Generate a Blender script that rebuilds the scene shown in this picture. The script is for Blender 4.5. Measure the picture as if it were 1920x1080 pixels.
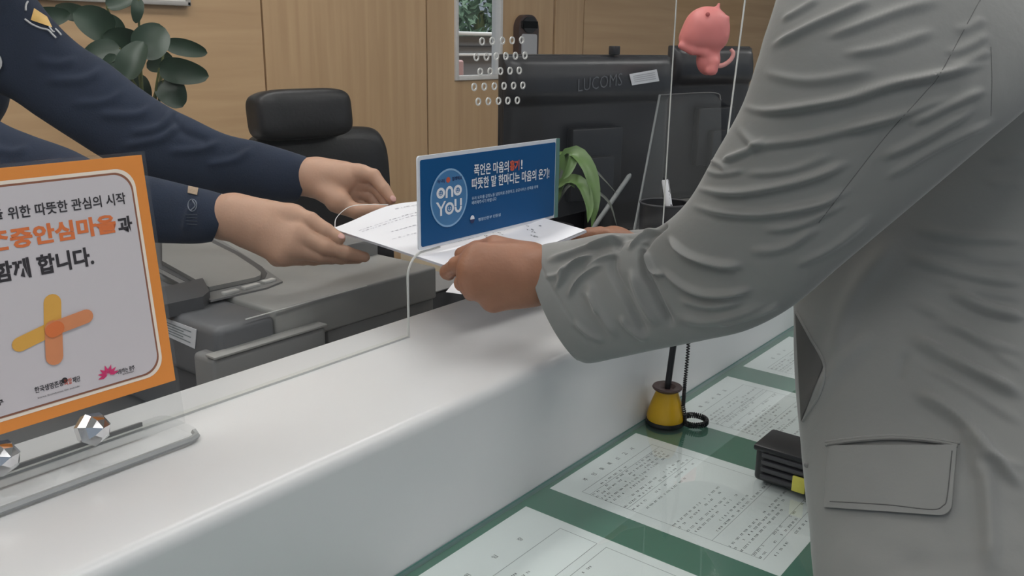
import bpy, bmesh, math, random
import numpy as np
from mathutils import Vector, Matrix
from mathutils.bvhtree import BVHTree

for o in list(bpy.data.objects):
    bpy.data.objects.remove(o)
SC = bpy.context.scene
COL = SC.collection
random.seed(7)
RNG = np.random.default_rng(11)

# ---------------------------------------------------------------- camera
# the room: X along the counter, Y from the customer to the officer, Z up;
# the front face of the white counter ledge is the plane Y = 0
CAM = np.array([0.0, -0.578, 1.278])
_v1, _v2, _c = np.array([2305., 98.]), np.array([-1230., 50.]), np.array([960., 540.])
FPX = math.sqrt(-float((_v1 - _c) @ (_v2 - _c)))
def _cv(x, y): return np.array([x - 960., 540. - y, -FPX])
_X = _cv(*_v1); _X /= np.linalg.norm(_X)
_Y = _cv(*_v2); _Y /= np.linalg.norm(_Y)
ROT = np.array([_X, _Y, np.cross(_X, _Y)])
cam_data = bpy.data.cameras.new('camera')
cam_data.sensor_width = 36.0
cam_data.lens = FPX / 1920 * 36
cam_data.clip_start = 0.02
cam = bpy.data.objects.new('camera', cam_data)
COL.objects.link(cam)
M4 = Matrix.Identity(4)
for i in range(3):
    for j in range(3):
        M4[i][j] = ROT[i, j]
    M4[i][3] = CAM[i]
cam.matrix_world = M4
SC.camera = cam

def ray(x, y): return ROT @ _cv(x, y)
def PZ(x, y, z):
    d = ray(x, y); return CAM + d * ((z - CAM[2]) / d[2])
def PY(x, y, Y):
    d = ray(x, y); return CAM + d * ((Y - CAM[1]) / d[1])
def PD(x, y, dist):
    d = ray(x, y); return CAM + d / np.linalg.norm(d) * dist
def PP(x, y, p0, n):
    d = ray(x, y); return CAM + d * (np.dot(np.asarray(p0) - CAM, n) / np.dot(d, n))
def project(v):
    c = (np.asarray(v) - CAM) @ ROT
    return np.stack([960 - FPX * c[..., 0] / c[..., 2], 540 + FPX * c[..., 1] / c[..., 2]], -1)

# ---------------------------------------------------------------- light
SC.view_settings.view_transform = 'Standard'
SC.view_settings.look = 'None'
SC.view_settings.gamma = 1.0
SC.view_settings.use_curve_mapping = False
SC.view_settings.exposure = 0.18
world = bpy.data.worlds.new('world'); SC.world = world
world.use_nodes = True
wn = world.node_tree.nodes
wn['Background'].inputs[0].default_value = (0.74, 0.86, 1.0, 1)
wn['Background'].inputs[1].default_value = 0.28
LAMP_STRENGTH = 8.0

# ---------------------------------------------------------------- materials
def new_mat(name):
    m = bpy.data.materials.new(name); m.use_nodes = True
    return m, m.node_tree.nodes, m.node_tree.links, m.node_tree.nodes['Principled BSDF']
def mat(name, col, rough=0.5, metal=0.0, noise=0.06, scale=60, bump=0.0, bscale=200, coat=0.0, spec=0.5, sss=0.0, sheen=0.0):
    m, n, l, b = new_mat(name)
    b.inputs['Roughness'].default_value = rough
    b.inputs['Metallic'].default_value = metal
    b.inputs['Specular IOR Level'].default_value = spec
    b.inputs['Coat Weight'].default_value = coat
    b.inputs['Sheen Weight'].default_value = sheen
    if sss:
        b.inputs['Subsurface Weight'].default_value = sss
        b.inputs['Subsurface Radius'].default_value = (0.012, 0.005, 0.003)
        b.inputs['Subsurface Scale'].default_value = 1.0
    tc = n.new('ShaderNodeTexCoord')
    nz = n.new('ShaderNodeTexNoise'); nz.inputs['Scale'].default_value = scale; nz.inputs['Detail'].default_value = 4
    l.new(tc.outputs['Object'], nz.inputs['Vector'])
    mx = n.new('ShaderNodeMix'); mx.data_type = 'RGBA'
    mx.inputs['A'].default_value = tuple(c * (1 - noise) for c in col) + (1,)
    mx.inputs['B'].default_value = tuple(min(1, c * (1 + noise)) for c in col) + (1,)
    l.new(nz.outputs['Fac'], mx.inputs['Factor'])
    l.new(mx.outputs['Result'], b.inputs['Base Color'])
    if bump:
        n2 = n.new('ShaderNodeTexNoise'); n2.inputs['Scale'].default_value = bscale; n2.inputs['Detail'].default_value = 6
        l.new(tc.outputs['Object'], n2.inputs['Vector'])
        bp = n.new('ShaderNodeBump'); bp.inputs['Strength'].default_value = bump; bp.inputs['Distance'].default_value = 0.004
        l.new(n2.outputs['Fac'], bp.inputs['Height']); l.new(bp.outputs['Normal'], b.inputs['Normal'])
    return m
def wood(name, c1, c2, stretch, rough=0.45):
    m, n, l, b = new_mat(name)
    b.inputs['Roughness'].default_value = rough
    tc = n.new('ShaderNodeTexCoord'); mp = n.new('ShaderNodeMapping')
    mp.inputs['Scale'].default_value = stretch
    l.new(tc.outputs['Object'], mp.inputs['Vector'])
    a = n.new('ShaderNodeTexNoise'); a.inputs['Scale'].default_value = 1.0; a.inputs['Detail'].default_value = 7; a.inputs['Distortion'].default_value = 0.6
    l.new(mp.outputs['Vector'], a.inputs['Vector'])
    r = n.new('ShaderNodeValToRGB')
    r.color_ramp.elements[0].position = 0.3; r.color_ramp.elements[0].color = c1 + (1,)
    r.color_ramp.elements[1].position = 0.7; r.color_ramp.elements[1].color = c2 + (1,)
    l.new(a.outputs['Fac'], r.inputs['Fac']); l.new(r.outputs['Color'], b.inputs['Base Color'])
    return m
def glass(name, tint=(0.97, 0.98, 0.98), haze=0.02, ior=1.45, rough=0.02, gain=1.0):
    m = bpy.data.materials.new(name); m.use_nodes = True
    n, l = m.node_tree.nodes, m.node_tree.links
    n.clear()
    out = n.new('ShaderNodeOutputMaterial')
    tr = n.new('ShaderNodeBsdfTransparent'); tr.inputs[0].default_value = tint + (1,)
    gl = n.new('ShaderNodeBsdfGlossy'); gl.inputs['Roughness'].default_value = rough
    df = n.new('ShaderNodeBsdfDiffuse'); df.inputs[0].default_value = (0.8, 0.82, 0.82, 1)
    fr = n.new('ShaderNodeFresnel'); fr.inputs[0].default_value = ior
    m1 = n.new('ShaderNodeMixShader'); m1.inputs[0].default_value = haze
    l.new(tr.outputs[0], m1.inputs[1]); l.new(df.outputs[0], m1.inputs[2])
    mu = n.new('ShaderNodeMath'); mu.operation = 'MULTIPLY'; mu.inputs[1].default_value = gain
    ge = n.new('ShaderNodeNewGeometry'); iv = n.new('ShaderNodeMath'); iv.operation = 'SUBTRACT'; iv.inputs[0].default_value = 1.0
    l.new(ge.outputs['Backfacing'], iv.inputs[1])
    m3 = n.new('ShaderNodeMath'); m3.operation = 'MULTIPLY'
    l.new(fr.outputs[0], m3.inputs[0]); l.new(iv.outputs[0], m3.inputs[1]); l.new(m3.outputs[0], mu.inputs[0])
    m2 = n.new('ShaderNodeMixShader'); l.new(mu.outputs[0], m2.inputs[0])
    l.new(m1.outputs[0], m2.inputs[1]); l.new(gl.outputs[0], m2.inputs[2])
    l.new(m2.outputs[0], out.inputs[0])
    return m
def emit(name, col, s):
    m = bpy.data.materials.new(name); m.use_nodes = True
    n, l = m.node_tree.nodes, m.node_tree.links
    n.clear()
    out = n.new('ShaderNodeOutputMaterial'); e = n.new('ShaderNodeEmission')
    e.inputs[0].default_value = col + (1,); e.inputs[1].default_value = s
    l.new(e.outputs[0], out.inputs[0])
    return m

WOOD_V = wood('wood_vertical', (0.50, 0.325, 0.178), (0.60, 0.405, 0.228), (26, 26, 1.1))
WOOD_H = wood('wood_horizontal', (0.50, 0.325, 0.178), (0.60, 0.405, 0.228), (1.1, 26, 22))
GROOVE = mat('groove_wood', (0.12, 0.075, 0.04), 0.7)
FLOOR = mat('floor_tile', (0.30, 0.29, 0.27), 0.35)
CEIL = mat('ceiling_white', (0.85, 0.85, 0.83), 0.9)
LEDGE = mat('white_solid_surface', (0.635, 0.638, 0.640), 0.30, noise=0.015, scale=25, spec=0.5)
DESKW = mat('desk_white', (0.6, 0.6, 0.58), 0.5)
DESKG = mat('desk_grey', (0.10, 0.10, 0.10), 0.55)
GREEN = mat('green_mat', (0.010, 0.155, 0.092), 0.5, noise=0.12, scale=8)
PAPER = mat('paper', (0.86, 0.88, 0.88), 0.7, noise=0.02, scale=15)
PAPERW = mat('paper_white', (0.80, 0.80, 0.84), 0.7, noise=0.02, scale=15)
INK = mat('ink', (0.06, 0.065, 0.075), 0.7)
INKG = mat('ink_faint', (0.22, 0.25, 0.26), 0.7)
DGLASS = glass('desk_glass', (0.965, 0.985, 0.98), 0.035, 1.5, 0.03, 1.8)  # diffuse haze paints in the ceiling reflection that washes out the green mat
PANE = glass('acrylic_pane', (0.975, 0.98, 0.98), 0.006, 1.3, 0.01, 0.45)
ACRYL = glass('clear_acrylic', (0.965, 0.97, 0.97), 0.02, 1.45, 0.03)
EDGE = mat('acrylic_edge', (0.55, 0.56, 0.54), 0.3)
EDGEG = mat('acrylic_edge_green', (0.10, 0.22, 0.20), 0.3)
CHROME = mat('chrome', (0.82, 0.82, 0.84), 0.08, 1.0, noise=0.01)
ORANGE = mat('print_orange', (0.83, 0.29, 0.055), 0.45, noise=0.02)
CARD = mat('print_card', (0.64, 0.59, 0.61), 0.5, noise=0.01)
CREAM = mat('print_cream', (0.92, 0.80, 0.68), 0.5)
PBLACK = mat('print_black', (0.035, 0.03, 0.035), 0.6)
PORED = mat('print_orange_red', (0.76, 0.19, 0.055), 0.5)
PYEL = mat('print_yellow', (0.76, 0.40, 0.075), 0.5)
PPEACH = mat('print_peach', (0.72, 0.27, 0.12), 0.5)
PRED = mat('print_red', (0.60, 0.10, 0.05), 0.5)
PPINK = mat('print_pink', (0.65, 0.04, 0.16), 0.5)
PBLUE = mat('print_blue', (0.002, 0.080, 0.240), 0.45, noise=0.04, scale=6, spec=0.25)
PLBLUE = mat('print_light_blue', (0.055, 0.200, 0.43), 0.4)
PWHITE = mat('print_white', (0.82, 0.85, 0.90), 0.5)
PNAVY = mat('print_navy', (0.01, 0.02, 0.10), 0.5)
BLACK = mat('black_plastic', (0.012, 0.012, 0.014), 0.38, noise=0.1)
BLACKM = mat('black_matte', (0.018, 0.018, 0.021), 0.36, noise=0.15)
DGREY = mat('dark_grey_plastic', (0.045, 0.045, 0.050), 0.45)
GREYE = mat('embossed_grey', (0.11, 0.115, 0.125), 0.45)
LABELW = mat('white_label', (0.66, 0.67, 0.70), 0.55)
PR_L = mat('printer_light', (0.30, 0.298, 0.285), 0.5)
PR_M = mat('printer_mid', (0.20, 0.20, 0.20), 0.5)
PR_D = mat('printer_dark', (0.075, 0.077, 0.083), 0.5)
PR_K = mat('printer_key', (0.56, 0.56, 0.54), 0.5)
LEATHER = mat('chair_leather', (0.014, 0.014, 0.016), 0.42, bump=0.15, bscale=120)
PINK = mat('pink_rubber', (0.66, 0.215, 0.205), 0.5, noise=0.03, sss=0.1)
PINKD = mat('pink_dark', (0.45, 0.10, 0.10), 0.5)
SKIN_O = mat('skin_officer', (0.47, 0.275, 0.185), 0.5, noise=0.12, scale=45, bump=0.10, bscale=240, sss=0.12)
SKIN_C = mat('skin_customer', (0.300, 0.138, 0.080), 0.5, noise=0.12, scale=45, bump=0.12, bscale=240, sss=0.10)
NAIL = mat('nail', (0.56, 0.31, 0.27), 0.3)
NAVY = mat('uniform_navy', (0.0125, 0.021, 0.044), 0.8, noise=0.2, scale=30, bump=0.15, bscale=350, sheen=0.05, spec=0.3)
GOLD = mat('badge_gold', (0.68, 0.42, 0.12), 0.5, noise=0.25, scale=90)
SILVER = mat('badge_silver', (0.55, 0.55, 0.56), 0.5, noise=0.3, scale=300)
JACKET = mat('jacket_grey', (0.205, 0.206, 0.198), 0.68, noise=0.05, scale=14, bump=0.10, bscale=90, sheen=0.25)
JSEAM = mat('jacket_seam', (0.095, 0.095, 0.092), 0.8)
JBUT = mat('jacket_snap', (0.14, 0.14, 0.13), 0.3)
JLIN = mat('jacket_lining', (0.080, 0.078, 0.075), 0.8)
TROUSER = mat('trousers_dark', (0.03, 0.03, 0.035), 0.85)
HAIR = mat('hair_black', (0.01, 0.009, 0.008), 0.5)
EYEW = mat('eye_white', (0.8, 0.78, 0.75), 0.3)
LIPS = mat('lips', (0.36, 0.14, 0.12), 0.5)
LEAF_D = mat('leaf_dark', (0.026, 0.050, 0.030), 0.38, noise=0.35, scale=18)
LEAF_L = mat('leaf_light', (0.095, 0.175, 0.045), 0.42, noise=0.35, scale=25)
STEM = mat('stem_green', (0.10, 0.12, 0.04), 0.6)
STEMG = mat('stem_grey', (0.13, 0.14, 0.12), 0.6)
SOIL = mat('soil', (0.03, 0.02, 0.015), 0.95)
POTW = mat('pot_white', (0.50, 0.44, 0.42), 0.4)
YELLOW = mat('pen_yellow', (0.62, 0.36, 0.010), 0.35)
BROWN = mat('pen_brown', (0.07, 0.042, 0.038), 0.4)
YTAG = mat('yellow_tag', (0.62, 0.58, 0.10), 0.6)
FRAMEW = mat('white_frame', (0.72, 0.70, 0.68), 0.5)
BEIGE = mat('beige_card', (0.68, 0.58, 0.42), 0.7)
THREAD = mat('thread_white', (0.85, 0.84, 0.82), 0.6)
LAMP = emit('lamp_panel', (1.0, 0.985, 0.955), LAMP_STRENGTH)

# ---------------------------------------------------------------- builders
def root(name, loc, label, cat, group=None):
    o = bpy.data.objects.new(name, None); COL.objects.link(o)
    o.location = Vector(loc); o.empty_display_size = 0.05
    o['label'] = label; o['category'] = cat
    if group: o['group'] = group
    return o
def wloc(o):
    v = np.zeros(3)
    while o is not None:
        v = v + np.array(o.location); o = o.parent
    return v
def mesh(name, geo, m, parent=None, smooth=True, label=None, cat=None, group=None, kind=None, origin=None, sharp=40):
    v, f = geo
    v = np.asarray(v, float).reshape(-1, 3)
    if parent is not None: org = wloc(parent); loc = (0, 0, 0)
    else:
        org = np.asarray(origin if origin is not None else np.array([*((v.min(0) + v.max(0)) / 2)[:2], v[:, 2].min()])); loc = org
    me = bpy.data.meshes.new(name)
    me.from_pydata((v - org).tolist(), [], f if isinstance(f, list) else [list(map(int, q)) for q in f])
    me.validate()
    bm = bmesh.new(); bm.from_mesh(me)
    bmesh.ops.recalc_face_normals(bm, faces=bm.faces)
    bm.to_mesh(me); bm.free()
    me.materials.append(m)
    if smooth:
        me.polygons.foreach_set('use_smooth', [True] * len(me.polygons))
        try: me.set_sharp_from_angle(angle=math.radians(sharp))
        except Exception: pass
    o = bpy.data.objects.new(name, me); COL.objects.link(o)
    o.location = Vector(loc)
    if parent is not None: o.parent = parent
    if label: o['label'] = label
    if cat: o['category'] = cat
    if group: o['group'] = group
    if kind: o['kind'] = kind
    return o
def join(*geos):
    V, F, n = [], [], 0
    for v, f in geos:
        v = np.asarray(v, float).reshape(-1, 3)
        V.append(v); F += [[int(i) + n for i in q] for q in f]; n += len(v)
    return np.concatenate(V), F
def frame(o, u, v, w):
    return np.asarray(o, float), np.stack([np.asarray(u, float), np.asarray(v, float), np.asarray(w, float)])
def bm_geo(bm):
    bm.verts.index_update()
    g = (np.array([v.co[:] for v in bm.verts]), [[v.index for v in f.verts] for f in bm.faces])
    bm.free(); return g
def box(lo, hi, bev=0.0, seg=2, rz=0.0, c=None, mtx=None):
    lo, hi = np.asarray(lo, float), np.asarray(hi, float)
    bm = bmesh.new(); bmesh.ops.create_cube(bm, size=1)
    for v in bm.verts:
        for i in range(3): v.co[i] *= hi[i] - lo[i]
    if bev: bmesh.ops.bevel(bm, geom=list(bm.edges), offset=bev, segments=seg, affect='EDGES', profile=0.5)
    v, f = bm_geo(bm)
    if rz:
        cs, sn = math.cos(rz), math.sin(rz)
        v = v @ np.array([[cs, sn, 0], [-sn, cs, 0], [0, 0, 1]])
    v = v + (lo + hi) / 2
    return v, f
def obox(o, u, v, w, su, sv, sw, bev=0.0, seg=2):
    """box centred at o with unit axes u, v, w and full sizes"""
    g, f = box((-su / 2, -sv / 2, -sw / 2), (su / 2, sv / 2, sw / 2), bev, seg)
    return np.asarray(o) + g[:, :1] * np.asarray(u) + g[:, 1:2] * np.asarray(v) + g[:, 2:] * np.asarray(w), f
def norm(a):
    a = np.asarray(a, float); return a / np.linalg.norm(a)
def tube(pts, r, n=10, cap=True):
    pts = np.asarray(pts, float); k = len(pts)
    r = np.full(k, r) if np.isscalar(r) else np.asarray(r, float)
    t = np.gradient(pts, axis=0); t /= np.linalg.norm(t, axis=1)[:, None] + 1e-12
    up = np.array([0, 0, 1.]) if abs(t[0][2]) < 0.9 else np.array([1., 0, 0])
    a = norm(np.cross(t[0], up)); V = []
    for i in range(k):
        a = norm(a - t[i] * (a @ t[i])); b = np.cross(t[i], a)
        th = np.linspace(0, 2 * math.pi, n, endpoint=False)
        V.append(pts[i] + r[i] * (np.cos(th)[:, None] * a + np.sin(th)[:, None] * b))
    F = []
    for i in range(k - 1):
        for j in range(n):
            F.append([i * n + j, i * n + (j + 1) % n, (i + 1) * n + (j + 1) % n, (i + 1) * n + j])
    if cap: F += [list(range(n))[::-1], [(k - 1) * n + j for j in range(n)]]
    return np.concatenate(V), F
def spline(pts, n):
    """Catmull-Rom through the rows of pts, n samples"""
    p = np.asarray(pts, float); k = len(p)
    q = np.concatenate([[2 * p[0] - p[1]], p, [2 * p[-1] - p[-2]]])
    out = []
    for s in np.linspace(0, k - 1, n):
        i = min(int(s), k - 2); t = s - i
        a, b, c, d = q[i:i + 4]
        out.append(0.5 * (2 * b + (c - a) * t + (2 * a - 5 * b + 4 * c - d) * t * t + (3 * b - a - 3 * c + d) * t ** 3))
    return np.array(out)
def lathe(prof, c, n=28, cap=True, axis=(0, 0, 1)):
    w = norm(axis); u = norm(np.cross(w, [0, 1, 0.1])); v = np.cross(w, u)
    th = np.linspace(0, 2 * math.pi, n, endpoint=False); V = []
    for r, z in prof:
        V.append(np.asarray(c) + r * (np.cos(th)[:, None] * u + np.sin(th)[:, None] * v) + z * w)
    k = len(prof); F = []
    for i in range(k - 1):
        for j in range(n):
            F.append([i * n + j, i * n + (j + 1) % n, (i + 1) * n + (j + 1) % n, (i + 1) * n + j])
    if cap: F += [list(range(n))[::-1], [(k - 1) * n + j for j in range(n)]]
    return np.concatenate(V), F
def prism(poly, o, u, v, w, depth):
    """2-D outline extruded along w from 0 to depth"""
    p = np.asarray(poly, float); n = len(p)
    o, u, v, w = (np.asarray(a, float) for a in (o, u, v, w))
    A = o + p[:, :1] * u + p[:, 1:] * v
    V = np.concatenate([A, A + w * depth])
    F = [list(range(n))[::-1], [n + i for i in range(n)]] + [[i, (i + 1) % n, n + (i + 1) % n, n + i] for i in range(n)]
    return V, F
def rrect(x0, y0, x1, y1, r, n=8):
    P = []
    for cx, cy, a0 in ((x1 - r, y1 - r, 0), (x0 + r, y1 - r, 90), (x0 + r, y0 + r, 180), (x1 - r, y0 + r, 270)):
        for k in range(n + 1):
            a = math.radians(a0 + 90 * k / n); P.append((cx + r * math.cos(a), cy + r * math.sin(a)))
    return P
def ellipse(cx, cy, a, b, n=40, a0=0, a1=360):
    return [(cx + a * math.cos(math.radians(t)), cy + b * math.sin(math.radians(t))) for t in np.linspace(a0, a1, n, endpoint=(a1 - a0) != 360)]
def ring2d(p_out, p_in, o, u, v, w, depth):
    n = len(p_out); A = np.asarray(p_out); B = np.asarray(p_in)
    o, u, v, w = (np.asarray(a, float) for a in (o, u, v, w))
    f = lambda p, d: o + p[:, :1] * u + p[:, 1:] * v + w * d
    V = np.concatenate([f(A, 0), f(B, 0), f(A, depth), f(B, depth)]); F = []
    for i in range(n):
        j = (i + 1) % n
        F += [[2 * n + i, 2 * n + j, 3 * n + j, 3 * n + i], [i, n + i, n + j, j], [i, j, 2 * n + j, 2 * n + i], [n + i, 3 * n + i, 3 * n + j, n + j]]
    return V, F
def flat(poly, o, u, v):
    p = np.asarray(poly, float)
    return np.asarray(o) + p[:, :1] * np.asarray(u) + p[:, 1:] * np.asarray(v), [list(range(len(p)))]
_TXT = {}
def text2d(body, bold=0.0):
    key = (body, bold)
    if key not in _TXT:
        c = bpy.data.curves.new('lettering', 'FONT'); c.body = body; c.size = 1.0; c.offset = bold; c.resolution_u = 2
        o = bpy.data.objects.new('lettering', c); COL.objects.link(o)
        dg = bpy.context.evaluated_depsgraph_get()
        me = bpy.data.meshes.new_from_object(o.evaluated_get(dg))
        v = np.array([q.co[:2] for q in me.vertices]); f = [list(p.vertices) for p in me.polygons]
        bpy.data.objects.remove(o); bpy.data.meshes.remove(me); bpy.data.curves.remove(c)
        _TXT[key] = (v, f)
    return _TXT[key]
def text(body, o, u, v, width, height=None, align='l', bold=0.0):
    """lettering laid flat: width and height in metres; o = baseline point at the aligned end"""
    p, f = text2d(body, bold)
    lo, hi = p.min(0), p.max(0)
    sx = width / (hi[0] - lo[0]); sy = sx if height is None else height / (hi[1] - lo[1])
    q = np.stack([(p[:, 0] - lo[0]) * sx, (p[:, 1] - lo[1]) * sy], 1)
    if align == 'r': q[:, 0] -= width
    if align == 'c': q[:, 0] -= width / 2
    return np.asarray(o) + q[:, :1] * np.asarray(u) + q[:, 1:] * np.asarray(v), f

# ---- smooth solids: signed distance field -> surface nets
def seg_d(P, a, b, ra, rb):
    a, b = np.asarray(a), np.asarray(b); ab = b - a
    t = np.clip(((P - a) @ ab) / (ab @ ab + 1e-12), 0, 1)
    return np.linalg.norm(P - a - t[..., None] * ab, axis=-1) - (ra + (rb - ra) * t)
def ell_d(P, c, r, R=None):
    q = P - np.asarray(c)
    if R is not None: q = q @ np.asarray(R).T
    r = np.asarray(r, float)
    k0 = np.linalg.norm(q / r, axis=-1); k1 = np.linalg.norm(q / (r * r), axis=-1)
    return k0 * (k0 - 1) / (k1 + 1e-9)
def smin(a, b, k):
    h = np.clip(0.5 + 0.5 * (b - a) / k, 0, 1)
    return b + (a - b) * h - k * h * (1 - h)
def surface(fn, lo, hi, h):
    lo, hi = np.asarray(lo), np.asarray(hi)
    n = np.ceil((hi - lo) / h).astype(int) + 1
    ax = [lo[i] + h * np.arange(n[i]) for i in range(3)]
    D = np.empty(n, np.float32)
    for i in range(n[0]):
        G = np.stack(np.meshgrid([ax[0][i]], ax[1], ax[2], indexing='ij'), -1)
        D[i] = fn(G)[0]
    s = D < 0
    c = [s[i:n[0] - 1 + i, j:n[1] - 1 + j, k:n[2] - 1 + k] for i in (0, 1) for j in (0, 1) for k in (0, 1)]
    tot = sum(x.astype(int) for x in c)
    act = (tot > 0) & (tot < 8)
    idx = -np.ones(act.shape, int); cells = np.argwhere(act); idx[act] = np.arange(len(cells))
    acc = np.zeros((len(cells), 3)); cnt = np.zeros(len(cells))
    corners = [(i, j, k) for i in (0, 1) for j in (0, 1) for k in (0, 1)]
    val = {q: D[cells[:, 0] + q[0], cells[:, 1] + q[1], cells[:, 2] + q[2]] for q in corners}
    for q in corners:
        for a in range(3):
            if q[a] == 0:
                p = list(q); p[a] = 1; p = tuple(p)
                d0, d1 = val[q], val[p]; x = (d0 < 0) != (d1 < 0)
                t = np.where(x, d0 / (d0 - d1 + 1e-12), 0)
                pos = np.tile(np.array(q, float), (len(cells), 1)); pos[:, a] += t
                acc[x] += pos[x]; cnt[x] += 1
    V = lo + h * (cells + acc / np.maximum(cnt, 1)[:, None])
    F = []
    for a in range(3):
        b, cc = [(1, 2), (2, 0), (0, 1)][a]
        sl0 = [slice(None)] * 3; sl1 = [slice(None)] * 3
        sl0[a] = slice(0, n[a] - 1); sl1[a] = slice(1, n[a])
        x = s[tuple(sl0)] != s[tuple(sl1)]
        e = np.argwhere(x)
        e = e[(e[:, b] > 0) & (e[:, cc] > 0) & (e[:, b] < n[b] - 1) & (e[:, cc] < n[cc] - 1)]
        def g(db, dc):
            m = e.copy(); m[:, b] -= db; m[:, cc] -= dc; return idx[m[:, 0], m[:, 1], m[:, 2]]
        F.append(np.stack([g(0, 0), g(1, 0), g(1, 1), g(0, 1)], 1))
    F = np.concatenate(F); F = F[(F >= 0).all(1)]
    return V, F.tolist()
def hand_geo(palm, fingers, kp=0.012, kf=0.004, kj=0.010, h=0.0019, extra=None):
    """palm: list of (a, b, ra, rb); fingers: lists of (point, radius)"""
    pts = [(np.asarray(a), max(ra, rb)) for a, b, ra, rb in palm] + [(np.asarray(b), max(ra, rb)) for a, b, ra, rb in palm]
    pts += [(np.asarray(p), r) for f in fingers for p, r in f]
    lo = np.min([p - r - .012 for p, r in pts], 0); hi = np.max([p + r + .012 for p, r in pts], 0)
    def fn(P):
        d = None
        for a, b, ra, rb in palm:
            e = seg_d(P, a, b, ra, rb); d = e if d is None else smin(d, e, kp)
        out = d
        for f in fingers:
            e = None
            for (a, ra), (b, rb) in zip(f, f[1:]):
                s_ = seg_d(P, a, b, ra, rb); e = s_ if e is None else smin(e, s_, kf)
            out = np.minimum(out, smin(d, e, kj))
        return out
    return surface(fn, lo, hi, h)

# ---- cloth tubes: rings between an upper and a lower outline, with folds
def sleeve(st, nr=150, na=90, cuff=True, thick=0.006, end_cap=True, power=2.0):
    """st: rows (ux, uy, lx, ly, distance, depth ratio); returns grid verts, faces"""
    S = spline(np.array(st, float), nr)
    th = np.linspace(0, 2 * math.pi, na, endpoint=False)
    V = []
    ct, sn = np.cos(th), np.sin(th)
    ct = np.sign(ct) * np.abs(ct) ** (2 / power); sn = np.sign(sn) * np.abs(sn) ** (2 / power)
    for ux, uy, lx, ly, d, k in S:
        U, L = PD(ux, uy, d), PD(lx, ly, d)
        c = (U + L) / 2; a = (U - L) / 2; r = norm(c - CAM)
        b = r * np.linalg.norm(a) * k
        V.append(c + ct[:, None] * a + sn[:, None] * b)
    V = np.array(V)
    return V
def round_cuff(V, amount, n):
    ax = norm(V[min(n, len(V) - 1)].mean(0) - V[0].mean(0)); c = V[0].mean(0); r = norm(c - CAM)
    for i in range(n):
        q = (V[i] - V[i].mean(0)) @ r
        near = np.clip(-q / np.abs(q).max(), 0, 1)
        V[i] -= ax * (amount * (1 - i / n) * near ** 1.5)[:, None]
    return V
def grid_faces(nr, na, caps=True):
    F = [[i * na + j, i * na + (j + 1) % na, (i + 1) * na + (j + 1) % na, (i + 1) * na + j] for i in range(nr - 1) for j in range(na)]
    return F
def grid_normals(V):
    du = np.gradient(V, axis=0); dv = (np.roll(V, -1, 1) - np.roll(V, 1, 1)) / 2
    n = np.cross(du, dv); n /= np.linalg.norm(n, axis=-1, keepdims=True) + 1e-12
    c = V.mean(1, keepdims=True)
    if ((V - c) * n).sum() < 0: n = -n
    return n
def add_folds(V, folds):
    """folds: (polyline in the view the shapes were measured in, height, width, kind); kind ridge | valley | step"""
    N = grid_normals(V); px = project(V)
    face = np.clip(-(N * ((V - CAM) / np.linalg.norm(V - CAM, axis=-1, keepdims=True))).sum(-1) * 2.5, 0, 1)
    H = np.zeros(V.shape[:2])
    for pl, h, w, kind in folds:
        pl = spline(np.array(pl, float), max(16, len(pl) * 8)) if len(pl) > 2 else np.linspace(pl[0], pl[1], 12)
        L = np.concatenate([[0], np.cumsum(np.linalg.norm(np.diff(pl, axis=0), axis=1))]); T = L[-1]
        best = np.full(V.shape[:2], 1e9); sd = np.zeros_like(best); tt = np.zeros_like(best)
        for i in range(len(pl) - 1):
            a, b = pl[i], pl[i + 1]; ab = b - a
            raw = ((px - a) @ ab) / (ab @ ab)
            t = np.clip(raw, 0, 1)
            dv = px - a - t[..., None] * ab
            dd = np.hypot(dv[..., 0], dv[..., 1])
            m = dd < best
            cr = ab[0] * dv[..., 1] - ab[1] * dv[..., 0]
            best = np.where(m, dd, best); sd = np.where(m, np.sign(cr) * dd, sd); tt = np.where(m, (L[i] + t * (L[i + 1] - L[i])) / T, tt)
        env = np.clip(np.minimum(tt, 1 - tt) / 0.22, 0, 1); env = env * env * (3 - 2 * env)
        if kind == 'ridge':
            w2 = w * .55; g = np.exp(-(np.where(sd < 0, sd / (.95 * w2), sd / (1.25 * w2))) ** 2) - 0.25 * np.exp(-((sd - 2.4 * w2) / (1.3 * w2)) ** 2) + .12 * np.exp(-(sd / (3 * w2)) ** 2)
        elif kind == 'valley':
            g = -np.exp(-(sd / w) ** 2)
            env = np.clip(np.minimum(tt, 1 - tt) / 0.1, 0, 1)
        else:
            g = np.where(np.abs(sd) < 6 * w, 0.5 - 0.5 * np.tanh(sd / w), 0)
        H += h * g * env
    for _ in range(2):
        H = (np.roll(H, 1, 1) + 2 * H + np.roll(H, -1, 1)) / 4
        H[1:-1] = (H[:-2] + 2 * H[1:-1] + H[2:]) / 4
    return V + N * (H * face)[..., None]
def vnoise(P, scale, seed=0):
    """smooth value noise from a few random waves"""
    r = np.random.default_rng(seed); out = np.zeros(P.shape[:-1])
    for k in range(14):
        d = r.normal(size=3); d /= np.linalg.norm(d)
        out += np.sin((P @ d) * scale * r.uniform(.5, 1.6) + r.uniform(0, 6.28))
    return out / 5.3
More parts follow.
